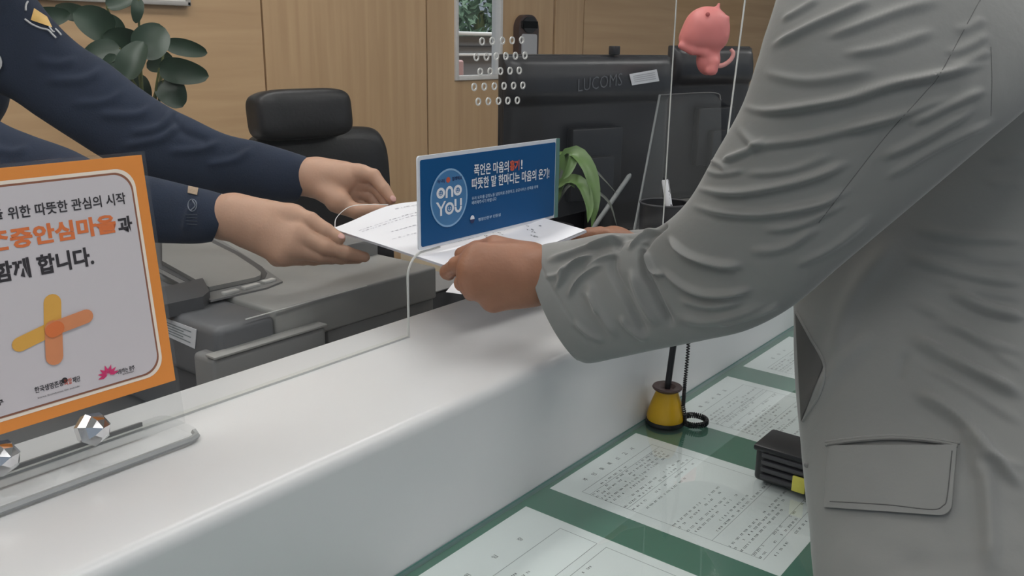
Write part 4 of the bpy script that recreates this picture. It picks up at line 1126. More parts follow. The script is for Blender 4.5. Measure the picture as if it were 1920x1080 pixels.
# ================================================================ the document being handed over
FL, FR = PZ(834, 497, 1.015), PZ(1098, 431, 1.024)
BL, BR = PZ(622, 428, 1.010), np.array([1.150, .45, 1.022])
NU, NV = 40, 40
def doc(s, u_):
    """s along the front edge, u from the customer to the officer"""
    p = (1 - u_) * ((1 - s) * FL + s * FR) + u_ * ((1 - s) * BL + s * BR)
    sag = -.010 * math.sin(math.pi * s) * (1 - u_) ** 2 + .012 * max(0, u_ - .55) ** 2 * 4 * math.sin(math.pi * min(1, s * 1.2)) ** 2
    return p + np.array([0, 0, sag])
t = root('document', tuple(doc(.5, .5)), 'white printed document passed hand to hand under the blue sign', 'document')
def sheet(z0, z1, jit):
    A = np.array([[doc(j / NU, i / NV) + np.array([jit[0], jit[1], z1]) for j in range(NU + 1)] for i in range(NV + 1)]).reshape(-1, 3)
    B = A - np.array([0, 0, z1 - z0]); n = NU + 1; m = len(A); F = []
    for i in range(NV):
        for j in range(NU):
            k = i * n + j; F += [[k, k + 1, k + n + 1, k + n], [m + k, m + k + n, m + k + n + 1, m + k + 1]]
    bd = list(range(n)) + [i * n + NU for i in range(1, NV + 1)] + [NV * n + j for j in range(NU - 1, -1, -1)] + [i * n for i in range(NV - 1, 0, -1)]
    F += [[a, m + a, m + b, b] for a, b in zip(bd, bd[1:] + bd[:1])]
    return np.concatenate([A, B]), F
mesh('top_sheet', sheet(-.0008, 0, (0, 0)), PAPERW, t)
mesh('lower_sheets', sheet(-.0040, -.0013, (.0015, -.001)), mat('paper_edges', (.58, .57, .62), .8), t)
PB = []
rd = np.random.default_rng(4)
def dbar(s0, u0, s1, u1):
    PB.append(([doc(s0, u0) + [0, 0, .0004], doc(s1, u0) + [0, 0, .0004], doc(s1, u1) + [0, 0, .0004], doc(s0, u1) + [0, 0, .0004]], [[0, 1, 2, 3]]))
for u0, s0, s1 in ((.93, .42, .9), (.82, .07, .62), (.79, .07, .5), (.66, .18, .45), (.55, .1, .6), (.47, .3, .8), (.30, .1, .5)):
    s = s0
    while s < s1:
        w = rd.uniform(.006, .03); dbar(s, u0, s + w, u0 + rd.choice([.004, .007, .01])); s += w + rd.uniform(.004, .018)
mesh('printed_lines', join(*PB), mat('ink_grey', (.40, .40, .45), .7), t, smooth=False)
PB = []
for k in range(26):
    s0, u0 = rd.uniform(.52, .93), rd.uniform(.06, .34)
    for q in range(3): 
        a, b = s0 + rd.uniform(0, .012), u0 + rd.uniform(0, .02); dbar(a, b, a + rd.uniform(.002, .008), b + rd.uniform(.004, .014))
mesh('printed_marks', join(*PB), INK, t, smooth=False)
th_ = spline(np.array([doc(.012, .985) + [0, 0, .001], PD(630, 410, 1.375), PD(645, 394, 1.38), PD(662, 386, 1.385), PD(690, 383.5, 1.39), PD(728, 384, 1.395)]), 40)
mesh('binding_thread', tube(th_, .0006, 6), THREAD, t)

# ================================================================ people
def head_sdf(c, f, s=1.0):
    """head centred at c, face towards f"""
    f = norm(f); r = norm(np.cross(f, Z3)); u = np.cross(r, f)
    R = np.stack([r, f, u])
    q = lambda x, y, z: np.asarray(c) + (r * x + f * y + u * z) * s
    def fn(P):
        d = ell_d(P, q(0, -.012, .035), np.array((.076, .095, .085)) * s, R)
        d = smin(d, ell_d(P, q(0, .018, -.035), np.array((.060, .070, .075)) * s, R), .03 * s)
        d = smin(d, ell_d(P, q(0, .055, -.085), np.array((.032, .030, .024)) * s, R), .03 * s)
        for x in (-1, 1):
            d = -smin(-d, ell_d(P, q(x * .031, .098, .008), np.array((.020, .018, .012)) * s, R), .012 * s)
            d = smin(d, ell_d(P, q(x * .031, .080, .006), np.array((.0135, .0135, .0125)) * s, R), .004 * s)
            d = smin(d, ell_d(P, q(x * .078, -.008, -.008), np.array((.010, .020, .032)) * s, R), .008 * s)
        d = smin(d, seg_d(P, q(0, .086, .018), q(0, .106, -.024), .008 * s, .0135 * s), .012 * s)
        for x in (-1, 1): d = smin(d, ell_d(P, q(x * .013, .094, -.029), np.array((.009, .010, .008)) * s, R), .006 * s)
        d = smin(d, ell_d(P, q(0, .084, -.052), np.array((.024, .010, .006)) * s, R), .005 * s)
        d = smin(d, ell_d(P, q(0, .082, -.063), np.array((.020, .010, .0065)) * s, R), .005 * s)
        return d
    return fn, q, R
def person_body(name, m, t, segs, head_c, face, hands, arms_k=.015):
    hf, q, R = head_sdf(head_c, face)
    pts = np.array([p for a, b, _, _ in segs for p in (a, b)] + [np.asarray(head_c)])
    lo, hi = pts.min(0) - .16, pts.max(0) + .16
    def fn(P):
        d = None
        for a, b, ra, rb in segs:
            e = seg_d(P, a, b, ra, rb); d = e if d is None else smin(d, e, arms_k)
        near = np.linalg.norm(P - np.asarray(head_c), axis=-1) < .25
        e = np.where(near, hf(P), 1.0) if near.any() else np.ones(P.shape[:-1])
        return smin(d, e, .02)
    g = surface(fn, lo, hi, .0075)
    body = mesh(name, join(g, *hands), m, t)
    for x in (-1, 1):
        e = mesh('eye', lathe([(.0005, -.0115), (.008, -.008), (.0112, 0), (.008, .008), (.0005, .0115)], q(x * .031, .0835, .007), 16, axis=np.asarray(face)), EYEW, t)
        mesh('iris', lathe([(.0005, .0122), (.0048, .0112), (.0046, .0085)], q(x * .031, .0835, .007), 14, axis=np.asarray(face)), HAIR, e)
        mesh('eyebrow', tube(np.array([q(x * .016, .094, .026), q(x * .032, .094, .032), q(x * .047, .084, .027)]), [.002, .003, .0015], 6), HAIR, t)
    mesh('lips', join(tube(np.array([q(-.022, .084, -.0575), q(-.008, .0945, -.0545), q(0, .0945, -.056), q(.008, .0945, -.0545), q(.022, .084, -.0575)]), [.001, .004, .0042, .004, .001], 8)), LIPS, t)
    def hair(P):
        d = ell_d(P, q(0, -.020, .044), (.086, .104, .090), R)
        cut = ((P - q(0, .066, .050)) @ norm(R[1] * .8 - R[2] * .65))
        low = -((P - q(0, -.02, -.045)) @ R[2])
        d = np.maximum(d, np.maximum(cut, low)) + vnoise(P, 160, 3) * .0016
        return d
    mesh('hair', surface(hair, np.asarray(head_c) - .17, np.asarray(head_c) + .17, .005), HAIR, t)
    return body

# ---------------------------------------------------------------- customer in the grey jacket
CUST_LOC = PD(1815, 1300, .96); CUST_LOC[2] = 0
t = root('person', tuple(CUST_LOC), 'person in a grey jacket reaching left over the counter with the document', 'person')
hd = 1.045
def h(x, y, d=hd): return PD(x, y, d)
palm = [(h(1060, 522, 1.06), h(985, 515, 1.045), .025, .030), (h(985, 515, 1.045), h(930, 508, 1.05), .031, .029),
        (h(1000, 495), h(897, 482, 1.035), .020, .0175), (h(1000, 505), h(885, 508, 1.03), .020, .0175), (h(1000, 525), h(890, 536, 1.035), .020, .0165), (h(1000, 540), h(925, 562, 1.045), .019, .0150),
        (h(990, 485, 1.06), h(930, 466, 1.07), .018, .015)]
fing = [[(h(897, 482, 1.035), .0125), (h(856, 497, 1.055), .0100), (h(839, 510, 1.085), .0092), (h(842, 514, 1.105), .0082)],
        [(h(884, 508, 1.03), .0130), (h(868, 530, 1.055), .0102), (h(866, 532, 1.085), .0090), (h(874, 522, 1.11), .0080)],
        [(h(890, 536, 1.035), .0130), (h(884, 548, 1.065), .0100), (h(886, 545, 1.09), .0088), (h(892, 530, 1.115), .0080)],
        [(h(926, 562, 1.045), .0120), (h(914, 563, 1.075), .0090), (h(914, 556, 1.095), .0080), (h(918, 540, 1.115), .0072)],
        [(h(985, 483, 1.065), .0150), (h(925, 462, 1.08), .0125), (h(893, 468, 1.095), .0108), (h(866, 477, 1.105), .0095)]]
lh = hand_geo(palm, fing, kp=.015, kj=.008, kf=.003)
rd_ = 1.325
def g(x, y, d=rd_): return PD(x, y, d)
palm2 = [(g(1190, 470, 1.36), g(1150, 462, 1.34), .026, .028), (g(1150, 462, 1.34), g(1120, 468, 1.33), .028, .022),
         (g(1160, 455, 1.34), g(1122, 448, 1.33), .016, .013)]
fing2 = [[(g(1130, 452, 1.335), .013), (g(1108, 444, 1.325), .0105), (g(1093, 443, 1.32), .0088), (g(1080, 446, 1.315), .0078)],
         [(g(1125, 465, 1.33), .012), (g(1100, 466, 1.34), .010), (g(1085, 462, 1.345), .0086), (g(1074, 458, 1.345), .0078)],
         [(g(1128, 478, 1.33), .012), (g(1102, 480, 1.34), .010), (g(1085, 474, 1.345), .0086), (g(1078, 468, 1.345), .0078)],
         [(g(1130, 490, 1.33), .011), (g(1108, 490, 1.34), .0085), (g(1095, 485, 1.345), .0078), (g(1088, 478, 1.345), .0068)],
         [(g(1150, 450, 1.33), .014), (g(1125, 440, 1.315), .0115), (g(1104, 440, 1.31), .010), (g(1088, 443, 1.305), .0088)]]
rh = hand_geo(palm2, fing2)
chest = PD(1780, 230, 1.16); hip = PD(1815, 1050, 1.06); neck = PD(1735, -210, 1.15); hdc = PD(1690, -420, 1.14)
cf = norm(np.array([-.62, .78, -.25]))
el = PD(1450, 480, .935); shl = PD(1760, 20, .99)
er_ = PD(1410, 410, 1.44); shr = PD(1650, -40, 1.38)
segs = [(hip, chest, .05, .055), (chest, neck + [0, 0, -.10], .07, .055), (neck + [0, 0, -.06], hdc + [0, 0, -.06], .058, .055), (shl, neck + [0, 0, -.1], .04, .045), (shr, neck + [0, 0, -.1], .035, .045),
        (shl, el, .030, .026), (el, h(1060, 525, 1.06), .025, .024), (shr, er_, .020, .018), (er_, g(1190, 470, 1.365), .017, .020)]
person_body('body', SKIN_C, t, segs, hdc, cf, [lh, rh])

NA = 150
TORSO = [(1655, -330, 1815, -300, 1.15, .95), (1560, -230, 2010, -190, 1.15, .75), (1490, -100, 2110, -60, 1.15, .60), (1452, 20, 2130, 60, 1.15, .52), (1424, 130, 2125, 180, 1.14, .50), (1440, 260, 2110, 300, 1.125, .50),
         (1468, 420, 2095, 440, 1.10, .50), (1487, 560, 2085, 570, 1.08, .50), (1490, 660, 2085, 660, 1.06, .50), (1496, 770, 2085, 770, 1.04, .50), (1507, 900, 2090, 900, 1.02, .51), (1528, 1060, 2100, 1060, 1.0, .52), (1552, 1250, 2110, 1250, .975, .52), (1565, 1400, 2110, 1400, .955, .52)]
VT = sleeve(TORSO, 380, 320, power=2.3)
TF = [([(1711, 425), (1793, 444), (1925, 450)], .005, 9, 'ridge'), ([(1698, 479), (1767, 501), (1843, 520), (1925, 532)], .005, 9, 'ridge'), ([(1780, 540), (1843, 576), (1925, 598)], .007, 11, 'ridge'),
      ([(1705, 627), (1793, 677), (1868, 715), (1925, 748)], .008, 12, 'ridge'), ([(1706, 725), (1793, 778), (1849, 841), (1925, 920)], .009, 14, 'ridge'), ([(1700, 560), (1760, 590), (1850, 640), (1925, 665)], .004, 10, 'ridge'),
      ([(1697, 660), (1690, 690), (1684, 725)], -.005, 6, 'ridge'), ([(1800, 480), (1860, 488), (1925, 490)], .003, 7, 'ridge'), ([(1690, 440), (1600, 560), (1560, 700)], .004, 26, 'ridge'),
      ([(1820, 790), (1850, 900), (1860, 1080)], .006, 22, 'ridge'), ([(1500, 770), (1560, 700), (1640, 620)], .003, 20, 'ridge'), ([(1830, 850), (1870, 860), (1925, 880)], .003, 8, 'ridge'), ([(1730, 455), (1800, 470), (1925, 478)], .0025, 6, 'ridge'), ([(1740, 515), (1830, 545), (1925, 560)], .003, 7, 'ridge'), ([(1740, 600), (1820, 630), (1925, 700)], .0028, 9, 'ridge'), ([(1730, 680), (1800, 720), (1925, 800)], .003, 9, 'ridge'), ([(1860, 300), (1890, 296), (1925, 290)], .003, 6, 'ridge'), ([(1850, 340), (1890, 345), (1925, 340)], .0025, 6, 'ridge'), ([(1800, 800), (1822, 850), (1830, 900)], .004, 8, 'ridge')]
VT = add_folds(VT, [(p_, h_ * 1.4, w_, k_) for p_, h_, w_, k_ in TF])
N_ = grid_normals(VT); pxT = project(VT)
low = np.clip((pxT[..., 1] - 640) / 250, 0, 1)
VT = VT + N_ * (vnoise(VT, 55, 5) * .0013 * low + (vnoise(VT, 85, 9) * .0012 + vnoise(VT * np.array([1, 1, 2.2]), 140, 10) * .0008) * np.clip((pxT[..., 1] - 930) / 120, 0, 1) * np.clip((pxT[..., 0] - 1560) / 120, 0, 1) + vnoise(VT, 130, 6) * .0005 * low + vnoise(VT, 22, 8) * .0015)[..., None]
torso_geo = cloth_geo(VT)
ARM = [(998, 466, 1084, 676, 1.055, .62), (1030, 456, 1106, 681, 1.048, .62), (1080, 447, 1160, 670, 1.034, .60), (1135, 436, 1235, 654, 1.01, .58), (1196, 435, 1320, 638, .985, .56), (1243, 419, 1405, 618, .955, .55), (1293, 372, 1488, 574, .93, .54), (1341, 291, 1572, 503, .91, .52),
       (1392, 200, 1664, 424, .90, .50), (1422, 110, 1762, 339, .90, .50), (1452, 10, 1852, 262, .91, .50), (1490, -90, 1930, 195, .94, .52), (1560, -210, 2000, 110, .99, .55), (1650, -260, 2040, 20, 1.05, .55), (1720, -250, 2030, -60, 1.10, .5)]
VA = sleeve(ARM, 560, 320, power=2.15)
AF = [([(1440, 91), (1516, 51), (1578, 23), (1640, -6)], .005, 8, 'ridge'), ([(1539, 74), (1609, 49), (1691, 19), (1774, -4)], .0045, 7, 'ridge'),
      ([(1385, 197), (1438, 208), (1516, 198), (1593, 183), (1671, 159), (1749, 144), (1858, 115)], .008, 8, 'ridge'), ([(1375, 228), (1414, 268), (1453, 268), (1535, 255), (1632, 229), (1720, 207)], .0045, 9, 'ridge'),
      ([(1352, 303), (1399, 284), (1440, 260)], .005, 7, 'ridge'), ([(1300, 352), (1360, 360), (1418, 356), (1516, 334), (1603, 299)], .0065, 8, 'ridge'), ([(1290, 384), (1360, 397), (1438, 399), (1535, 381), (1600, 350)], .0055, 9, 'ridge'),
      ([(1576, 104), (1671, 86), (1759, 54)], .0035, 8, 'ridge'), ([(1700, 235), (1760, 205), (1850, 165)], .004, 9, 'ridge'), ([(1640, 300), (1720, 262), (1830, 200)], .0035, 10, 'ridge'),
      ([(1249, 440), (1290, 475), (1347, 493), (1400, 498)], .0065, 8, 'ridge'), ([(1235, 500), (1290, 538), (1345, 550), (1420, 540)], .005, 9, 'ridge'), ([(1400, 470), (1470, 462), (1540, 420)], .003, 11, 'ridge'),
      ([(1208, 466), (1224, 506), (1248, 516)], .006, 6, 'ridge'), ([(1020, 491), (1060, 478), (1102, 463), (1180, 441)], .004, 8, 'ridge'), ([(1045, 535), (1062, 500), (1122, 472)], .0035, 8, 'ridge'),
      ([(1204, 455), (1206, 504), (1224, 540), (1243, 580), (1262, 615)], .007, 6, 'valley'), ([(1152, 470), (1148, 506), (1171, 553), (1192, 593), (1214, 632)], .005, 7, 'valley'),
      ([(1206, 466), (1222, 443), (1250, 418)], .005, 5, 'valley'), ([(1153, 474), (1171, 446), (1212, 432)], .0045, 5, 'valley'), ([(1175, 470), (1200, 445), (1235, 424)], .004, 5, 'ridge'),
      ([(1180, 500), (1200, 560), (1235, 615)], .004, 11, 'ridge'), ([(1100, 520), (1120, 580), (1160, 640)], .003, 14, 'ridge'), ([(1260, 590), (1330, 600), (1440, 570)], .003, 14, 'ridge'),
      ([(1037, 548), (1070, 500), (1112, 478)], .0035, 7, 'ridge'), ([(1062, 562), (1085, 522), (1132, 490)], .0035, 7, 'ridge'), ([(1092, 505), (1122, 486), (1158, 474)], .003, 6, 'ridge'), ([(1100, 468), (1130, 456), (1168, 446)], .003, 6, 'ridge'),
      ([(1072, 600), (1100, 625), (1136, 642)], .0025, 8, 'ridge'), ([(1090, 545), (1108, 560), (1120, 590)], .003, 7, 'ridge'), ([(1160, 590), (1180, 615), (1215, 640)], .003, 8, 'ridge'), ([(1020, 520), (1045, 515), (1062, 498)], .003, 6, 'ridge'),
      ([(1425, 135), (1520, 150), (1650, 128)], .0022, 12, 'ridge'), ([(1390, 326), (1480, 318), (1570, 284)], .0025, 8, 'ridge'), ([(1420, 432), (1500, 420), (1590, 376)], .0028, 9, 'ridge'), ([(1570, 250), (1680, 218), (1790, 176)], .0030, 8, 'ridge'),
      ([(1650, 340), (1760, 272), (1870, 222)], .0028, 9, 'ridge'), ([(1770, 105), (1820, 85), (1856, 62)], .0030, 6, 'ridge'), ([(1780, 130), (1830, 108), (1860, 92)], .0026, 6, 'ridge'), ([(1790, 62), (1825, 46), (1850, 34)], .0026, 6, 'ridge'),
      ([(1462, 40), (1500, 18), (1540, -6)], .0028, 6, 'ridge'), ([(1320, 318), (1352, 326), (1400, 318)], .003, 6, 'ridge'), ([(1330, 300), (1350, 308), (1368, 322)], .003, 5, 'ridge'), ([(1480, 500), (1560, 462), (1640, 400)], .0025, 12, 'ridge'),
      ([(1270, 560), (1330, 572), (1400, 562)], .0025, 10, 'ridge'), ([(1340, 610), (1400, 596), (1470, 566)], .0025, 8, 'ridge'),
      ([(1840, 0), (1831, 12), (1764, 136), (1733, 175), (1663, 253), (1593, 342), (1535, 418), (1490, 470)], .0016, 2.6, 'valley'), ([(1858, 85), (1860, 150), (1858, 222)], .0014, 2.4, 'valley'),
      ([(1005, 480), (1030, 530), (1068, 595), (1112, 660)], .0008, 2.6, 'valley')]
VA = round_cuff(VA, .016, 60)
VA = add_folds(VA, [(p_, h_ * (1.55 if k_ == 'ridge' else 1.25), w_, k_) for p_, h_, w_, k_ in AF])
N_ = grid_normals(VA); pxA = project(VA)
cuffw = np.clip((1260 - pxA[..., 0]) / 200, 0, 1)
VA = VA + N_ * (vnoise(VA, 60, 15) * .0011 * cuffw + vnoise(VA, 120, 16) * .0004 * cuffw + vnoise(VA, 26, 18) * .0011)[..., None]
arm_geo = cloth_geo(VA, inner_first=.06)
ARM2 = [(1128, 440, 1150, 520, 1.345, .8), (1180, 434, 1205, 520, 1.36, .8), (1245, 428, 1290, 520, 1.39, .75), (1310, 398, 1360, 510, 1.42, .75), (1380, 330, 1450, 470, 1.44, .7), (1460, 200, 1560, 370, 1.44, .7), (1530, 20, 1700, 200, 1.42, .7), (1600, -120, 1760, 80, 1.36, .6)]
VR = sleeve(ARM2, 110, 80)
N_ = grid_normals(VR); VR = VR + N_ * (vnoise(VR, 50, 21) * .0018)[..., None]
arm2_geo = cloth_geo(VR, inner_first=.08)
jk = mesh('jacket', join(torso_geo, arm_geo, arm2_geo), JACKET, t, sharp=80)
bv_t, bv_a = bvh_of(torso_geo), bvh_of(arm_geo)
def flap_shape(s, t_):
    # rounded lower right corner
    k = .10
    if s > 1 - k and t_ > 1 - k * 1.6:
        a, b = (s - (1 - k)) / k, (t_ - (1 - k * 1.6)) / (k * 1.6)
        r = max(1, math.hypot(a, b)) / max(a, b, 1e-6) if max(a, b) > 0 else 1
        f = 1 / r if r > 1 else 1
        return 1 - k + a * k * f, 1 - k * 1.6 + b * k * 1.6 * f
    return s, t_
flap = mesh('pocket_flap', patch(bv_t, [(1553, 835), (1794, 834), (1783, 968), (1546, 951)], 40, 26, .0012, .0042, flap_shape), JACKET, jk, sharp=60)
mesh('pocket_seam', join(line_on(bv_t, [(1549, 834), (1610, 826), (1672, 822), (1740, 826), (1795, 836)], .0005, .0022), line_on(bv_t, [(1548, 829), (1610, 821), (1672, 817), (1740, 821), (1800, 831)], .0002, .0016)), JACKET, jk)
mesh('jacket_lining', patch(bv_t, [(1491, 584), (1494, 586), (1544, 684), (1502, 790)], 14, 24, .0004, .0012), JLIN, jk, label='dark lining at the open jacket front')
mesh('front_edge', line_on(bv_t, [(1494, 586), (1520, 634), (1546, 684), (1538, 735), (1506, 790)], .0006, .0016), JACKET, jk)
mesh('pocket_gap', line_on(bv_t, [(1556, 837), (1612, 830), (1672, 826), (1740, 830), (1786, 838)], .0040, .0011), JSEAM, jk)
ft = line_on(bvh_of(patch(bv_t, [(1553, 835), (1794, 834), (1783, 968), (1546, 951)], 40, 26, .0012, .0042)), [(1556, 940), (1660, 946), (1745, 955), (1768, 948), (1776, 930), (1785, 845)], .0001, .0005)
mesh('stitching', ft, JSEAM, flap)
sn_ = on_surface(bv_t, 1514, 872, .0006); nn = norm(CAM - sn_)
mesh('snap', lathe([(.0030, 0), (.0030, .0012), (.0005, .0018)], sn_, 14, axis=nn), JBUT, jk)
mesh('sleeve_seam', join(line_on(bv_a, [(1838, 2), (1831, 12), (1764, 136), (1733, 175), (1663, 253), (1593, 342), (1535, 418)], -.0003, .0005, 70), line_on(bv_a, [(1858, 88), (1860, 150), (1858, 218)], -.0003, .0005)), JSEAM, jk)
# trousers and shoes below the desk
hipb = PD(1815, 1300, .96)
tr = []
side = norm(np.cross(cf * [1, 1, 0], Z3)) * .10
foot0 = np.array([CUST_LOC[0], CUST_LOC[1], 0]) - norm(cf * [1, 1, 0]) * .06
for sgn in (-1, 1):
    hp = np.array([hipb[0], hipb[1], .74]) + side * sgn * .8; kn = foot0 + side * sgn + np.array([0, 0, .48]) + cf * [.03, .03, 0]; an = foot0 + side * sgn + np.array([0, 0, .09])
    tr.append(tube(spline(np.array([hp, kn, an + [0, 0, .04]]), 24), np.linspace(.085, .065, 24), 20))
    f2 = norm(cf * [1, 1, 0])
    mesh('shoe', surface(lambda P, a=an: smin(seg_d(P, a - f2 * .02 - [0, 0, .045], a + f2 * .15 - [0, 0, .055], .045, .035), seg_d(P, a - f2 * .02 - [0, 0, .04], a + [0, 0, .02], .045, .04), .03), an - [.3, .3, .1], an + [.3, .3, .12], .009), BLACKM, t)
mesh('trousers', join(*tr), TROUSER, t)

# ---------------------------------------------------------------- officer in navy uniform
OFF_LOC = PD(-150, 150, 1.85); OFF_LOC[2] = 0
t = root('person', tuple(OFF_LOC), 'person in a navy uniform with a gold shoulder patch offering the document with both hands', 'person')
def o1(x, y, d): return PD(x, y, d)
# near hand (right hand): thumb on the sheet, fingers under it
palm = [(o1(372, 408, 1.395), o1(412, 408, 1.372), .020, .0275), (o1(412, 408, 1.372), o1(445, 410, 1.355), .0275, .0315), (o1(425, 408, 1.355), o1(500, 425, 1.325), .032, .031),
        (o1(440, 395, 1.345), o1(552, 405, 1.31), .024, .0165), (o1(450, 415, 1.345), o1(560, 440, 1.295), .024, .019), (o1(460, 430, 1.34), o1(548, 462, 1.295), .022, .020), (o1(470, 440, 1.34), o1(530, 478, 1.30), .020, .0165)]
fing = [[(o1(545, 405, 1.31), .0170), (o1(582, 414, 1.295), .0125), (o1(612, 433, 1.285), .0108), (o1(636, 447, 1.28), .0088)],
        [(o1(562, 440, 1.295), .0165), (o1(610, 462, 1.28), .0125), (o1(648, 474, 1.285), .0098), (o1(684, 482, 1.295), .0075)],
        [(o1(550, 464, 1.295), .0165), (o1(600, 478, 1.29), .0110), (o1(640, 484, 1.30), .0090), (o1(672, 485, 1.315), .0075)],
        [(o1(534, 478, 1.30), .0150), (o1(588, 484, 1.31), .0105), (o1(622, 484, 1.325), .0088), (o1(650, 482, 1.34), .0075)],
        [(o1(520, 484, 1.31), .0125), (o1(568, 486, 1.325), .0090), (o1(596, 485, 1.34), .0080), (o1(618, 482, 1.35), .0070)]]
orh = hand_geo(palm, fing, kp=.012, kj=.006, kf=.003)
# far hand (left hand): palm seen, index bent over the corner, thumb along the sheet
palm = [(o1(540, 335, 1.53), o1(585, 334, 1.51), .029, .030), (o1(585, 330, 1.51), o1(640, 335, 1.49), .030, .027),
        (o1(600, 315, 1.51), o1(680, 325, 1.485), .016, .0130), (o1(600, 330, 1.515), o1(676, 344, 1.495), .018, .015), (o1(600, 345, 1.515), o1(660, 362, 1.50), .020, .016),
        (o1(590, 345, 1.50), o1(640, 378, 1.465), .021, .0175)]
fing = [[(o1(672, 324, 1.485), .0145), (o1(700, 330, 1.475), .0118), (o1(720, 354, 1.465), .0098), (o1(734, 374, 1.46), .0080)],
        [(o1(676, 345, 1.495), .0140), (o1(702, 350, 1.49), .0112), (o1(716, 366, 1.48), .0095), (o1(724, 382, 1.475), .0080)],
        [(o1(668, 360, 1.50), .0135), (o1(692, 366, 1.495), .0108), (o1(704, 378, 1.49), .0090), (o1(710, 390, 1.485), .0075)],
        [(o1(655, 372, 1.50), .0125), (o1(676, 380, 1.50), .0095), (o1(688, 389, 1.495), .0082), (o1(694, 396, 1.49), .0070)],
        [(o1(630, 380, 1.47), .0165), (o1(668, 396, 1.455), .0125), (o1(704, 394, 1.45), .0102), (o1(732, 396, 1.45), .0080)]]
olh = hand_geo(palm, fing, kp=.010, kj=.006, kf=.003)
chest = PD(-190, 130, 1.86); hip = np.array([OFF_LOC[0] - .05, OFF_LOC[1] + .05, .92]); neck = PD(-130, -90, 1.80); hdc = PD(-90, -240, 1.74)
of = norm(np.array([.75, -.62, -.30]))
shl = PD(30, 118, 1.79); el = PD(250, 245, 1.665); shr = PD(-240, 110, 1.76); er_ = PD(20, 335, 1.545)
segs = [(hip, chest, .08, .08), (chest, neck + [0, 0, -.10], .08, .06), (neck + [0, 0, -.05], hdc + [0, 0, -.06], .055, .052), (shl, neck + [0, 0, -.1], .022, .045), (shr, neck + [0, 0, -.1], .016, .045),
        (shl, el, .026, .025), (el, o1(540, 335, 1.53), .025, .024), (shr, er_, .016, .018), (er_, o1(380, 408, 1.385), .020, .022)]
ob_ = person_body('body', SKIN_O, t, segs, hdc, of, [orh, olh])
TOR = [(-185, -140, -85, -120, 1.80, 1.0), (-300, -70, -10, -50, 1.83, .8), (-400, 20, 24, 20, 1.86, .62), (-430, 110, 25, 110, 1.88, .58), (-420, 190, 20, 195, 1.88, .58), (-410, 260, -10, 262, 1.88, .58), (-410, 380, -20, 380, 1.88, .6), (-410, 560, -30, 560, 1.90, .6), (-400, 700, -40, 700, 1.92, .6)]
V1_ = sleeve(TOR, 120, 100, power=2.3); N_ = grid_normals(V1_); V1_ = V1_ + N_ * (vnoise(V1_, 24, 31) * .004)[..., None]
g1 = cloth_geo(V1_)
LA = [(573, 295, 556, 378, 1.515, .75), (530, 281, 520, 378, 1.52, .72), (480, 265, 470, 372, 1.54, .7), (420, 250, 396, 362, 1.57, .68), (362, 226, 330, 350, 1.60, .66), (318, 204, 262, 330, 1.63, .64), (262, 165, 200, 300, 1.66, .62), (205, 122, 130, 258, 1.69, .6), (150, 86, 70, 218, 1.72, .6), (99, 36, 22, 186, 1.75, .62), (62, -10, -40, 160, 1.79, .62), (10, -70, -90, 110, 1.83, .6)]
V2_ = sleeve(LA, 240, 110)
OF = [([(330, 205), (300, 240), (240, 250)], .006, 9, 'ridge'), ([(345, 222), (310, 258), (225, 275)], .006, 8, 'ridge'), ([(290, 195), (260, 215), (180, 215)], .006, 9, 'ridge'), ([(200, 125), (160, 150), (80, 150)], .006, 11, 'ridge'), ([(420, 262), (380, 280), (310, 285)], .005, 9, 'ridge'),
      ([(150, 110), (110, 120), (60, 110)], .005, 9, 'ridge'), ([(480, 275), (440, 300), (380, 310)], .004, 10, 'ridge'), ([(240, 165), (200, 190), (130, 195)], .005, 8, 'ridge'), ([(320, 215), (345, 250), (390, 262)], .005, 7, 'valley')]
V2_ = round_cuff(V2_, .006, 20)
V2_ = add_folds(V2_, OF); N_ = grid_normals(V2_); V2_ = V2_ + N_ * (vnoise(V2_, 40, 33) * .0025)[..., None]
g2 = cloth_geo(V2_, inner_first=.08)
RA = [(414, 361, 396, 455, 1.362, 1.0), (385, 352, 372, 457, 1.372, .98), (340, 342, 325, 457, 1.395, .82), (295, 334, 280, 456, 1.41, .72), (220, 318, 195, 450, 1.44, .7), (140, 284, 110, 440, 1.475, .68), (60, 254, 30, 420, 1.52, .66), (0, 226, -60, 395, 1.56, .64), (-70, 170, -150, 340, 1.61, .62), (-140, 90, -240, 270, 1.67, .6), (-180, 20, -290, 180, 1.73, .6), (-190, -40, -290, 90, 1.79, .55)]
V3_ = sleeve(RA, 240, 110)
V3_ = round_cuff(V3_, .005, 20)
V3_ = add_folds(V3_, [([(120, 300), (70, 320), (0, 320)], .005, 9, 'ridge'), ([(60, 275), (20, 285), (-30, 270)], .005, 9, 'ridge'), ([(372, 372), (350, 400), (345, 440)], .003, 8, 'ridge')])
N_ = grid_normals(V3_); V3_ = V3_ + N_ * (vnoise(V3_, 40, 35) * .0022)[..., None]
g3 = cloth_geo(V3_, inner_first=.07)
uni = mesh('uniform', join(g1, g2, g3), NAVY, t, sharp=80)
b1, b2, b3 = bvh_of(join(g1, g2)), bvh_of(g2), bvh_of(g3)
try:
    mesh('shoulder_patch', patch(b2, [(64, 16), (88, 32), (98, 52), (58, 38)], 8, 6, .001, .003), GOLD, uni, label='gold shoulder patch')
    mesh('patch_border', join(line_on(b2, [(48, 38), (62, 48), (78, 55), (90, 58), (98, 66), (105, 73)], .003, .0016), line_on(b2, [(92, 52), (98, 60), (102, 62)], .003, .0014), line_on(b2, [(103, 56), (109, 62), (114, 68)], .003, .0014), line_on(b2, [(52, 5), (49, 12), (49, 22)], .003, .0016)), SILVER, uni, label='silver patch border')
except Exception as e: print('patch', e)
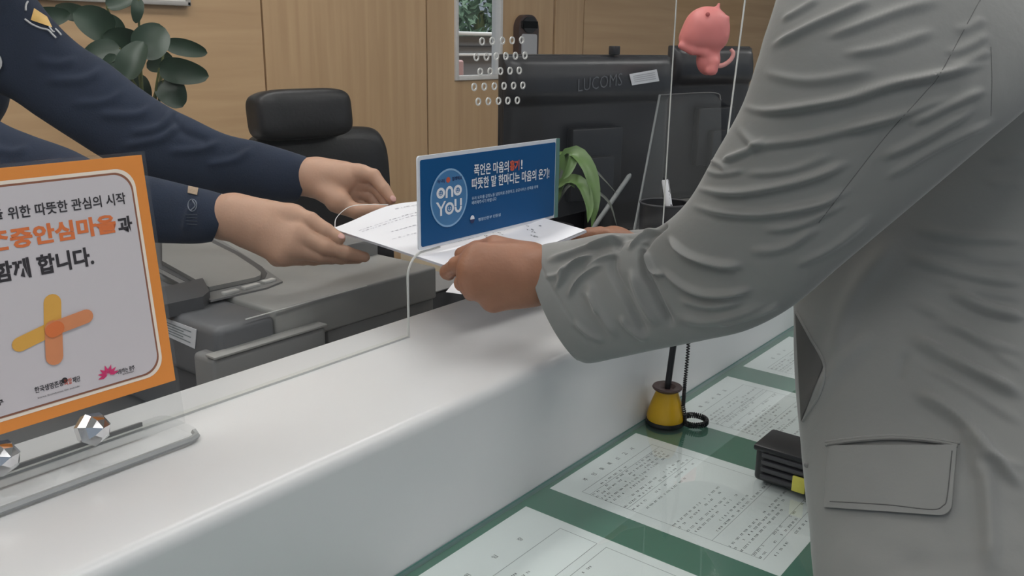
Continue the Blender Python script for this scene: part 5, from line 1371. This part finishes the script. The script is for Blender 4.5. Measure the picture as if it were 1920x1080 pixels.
try:
    mesh('cuff_patch', patch(b3, [(353, 349), (372, 353), (370, 366), (352, 362)], 5, 5, .0008, .002), mat('cuff_tan', (.30, .22, .15), .7, noise=.3, scale=200), uni, label='small tan patch on the cuff')
    c3 = [(361 + 8 * math.cos(a), 385 + 11 * math.sin(a)) for a in np.linspace(0, 6.28, 14)]
    mesh('cuff_emblem', join(line_on(b3, c3, .0006, .0007, 30), line_on(b3, [(361, 376), (366, 386), (358, 394)], .0006, .0009, 12)), mat('cuff_thread', (.16, .18, .22), .7), uni, label='small round emblem stitched on the cuff')
    mesh('cuff_print', join(*[line_on(b3, [(348 + 2 * (k % 2), 402 + 6 * k), (370, 403 + 6 * k)], .0004, .0005, 6) for k in range(4)]), mat('cuff_thread_dim', (.05, .06, .08), .8), uni)
except Exception as e: print('cuff', e)
try:
    mesh('chest_badge', patch(b1, [(-45, 84), (2, 84), (8, 148), (-45, 148)], 6, 8, .001, .004, lambda s, q: (s * (1 - .5 * abs(2 * q - 1) ** 2) , q)), SILVER, uni, label='silver chest badge')
except Exception as e: print('badge', e)
f2 = norm(of * [1, 1, 0]); side = norm(np.cross(f2, Z3)) * .10
foot0 = np.array([OFF_LOC[0] - .05, OFF_LOC[1] + .05, 0])
tr = []
for sgn in (-1, 1):
    hp = np.array([hip[0], hip[1], .92]) + side * sgn * .8; kn = foot0 + side * sgn + np.array([0, 0, .48]); an = foot0 + side * sgn + np.array([0, 0, .09])
    tr.append(tube(spline(np.array([hp, kn, an + [0, 0, .04]]), 24), np.linspace(.11, .065, 24), 20))
    mesh('shoe', surface(lambda P, a=an: smin(seg_d(P, a - f2 * .02 - [0, 0, .045], a + f2 * .15 - [0, 0, .055], .045, .035), seg_d(P, a - f2 * .02 - [0, 0, .04], a + [0, 0, .02], .045, .04), .03), an - [.3, .3, .1], an + [.3, .3, .12], .009), BLACKM, t)
mesh('trousers', join(*tr), NAVY, t)
# nails
def nail(p, ax, up, L, W, par):
    mesh('fingernail', (lambda g: g)(surface(lambda P: ell_d(P, p, (L, W, .0016), np.stack([norm(ax), norm(np.cross(up, ax)), norm(np.cross(ax, np.cross(up, ax)))])), np.asarray(p) - .012, np.asarray(p) + .012, .0009)), NAIL, par)

for tip, prev in (((636, 447, 1.28), (612, 433, 1.285)), ((734, 374, 1.46), (720, 354, 1.465)), ((732, 396, 1.45), (704, 394, 1.45))):
    a, b = o1(*tip), o1(*prev); ax = norm(a - b); up = norm(CAM - a) * .6 + Z3 * .6; up = norm(up - ax * (up @ ax))
    nail(a + ax * .002 + up * .0076, ax, up, .0062, .0048, ob_)
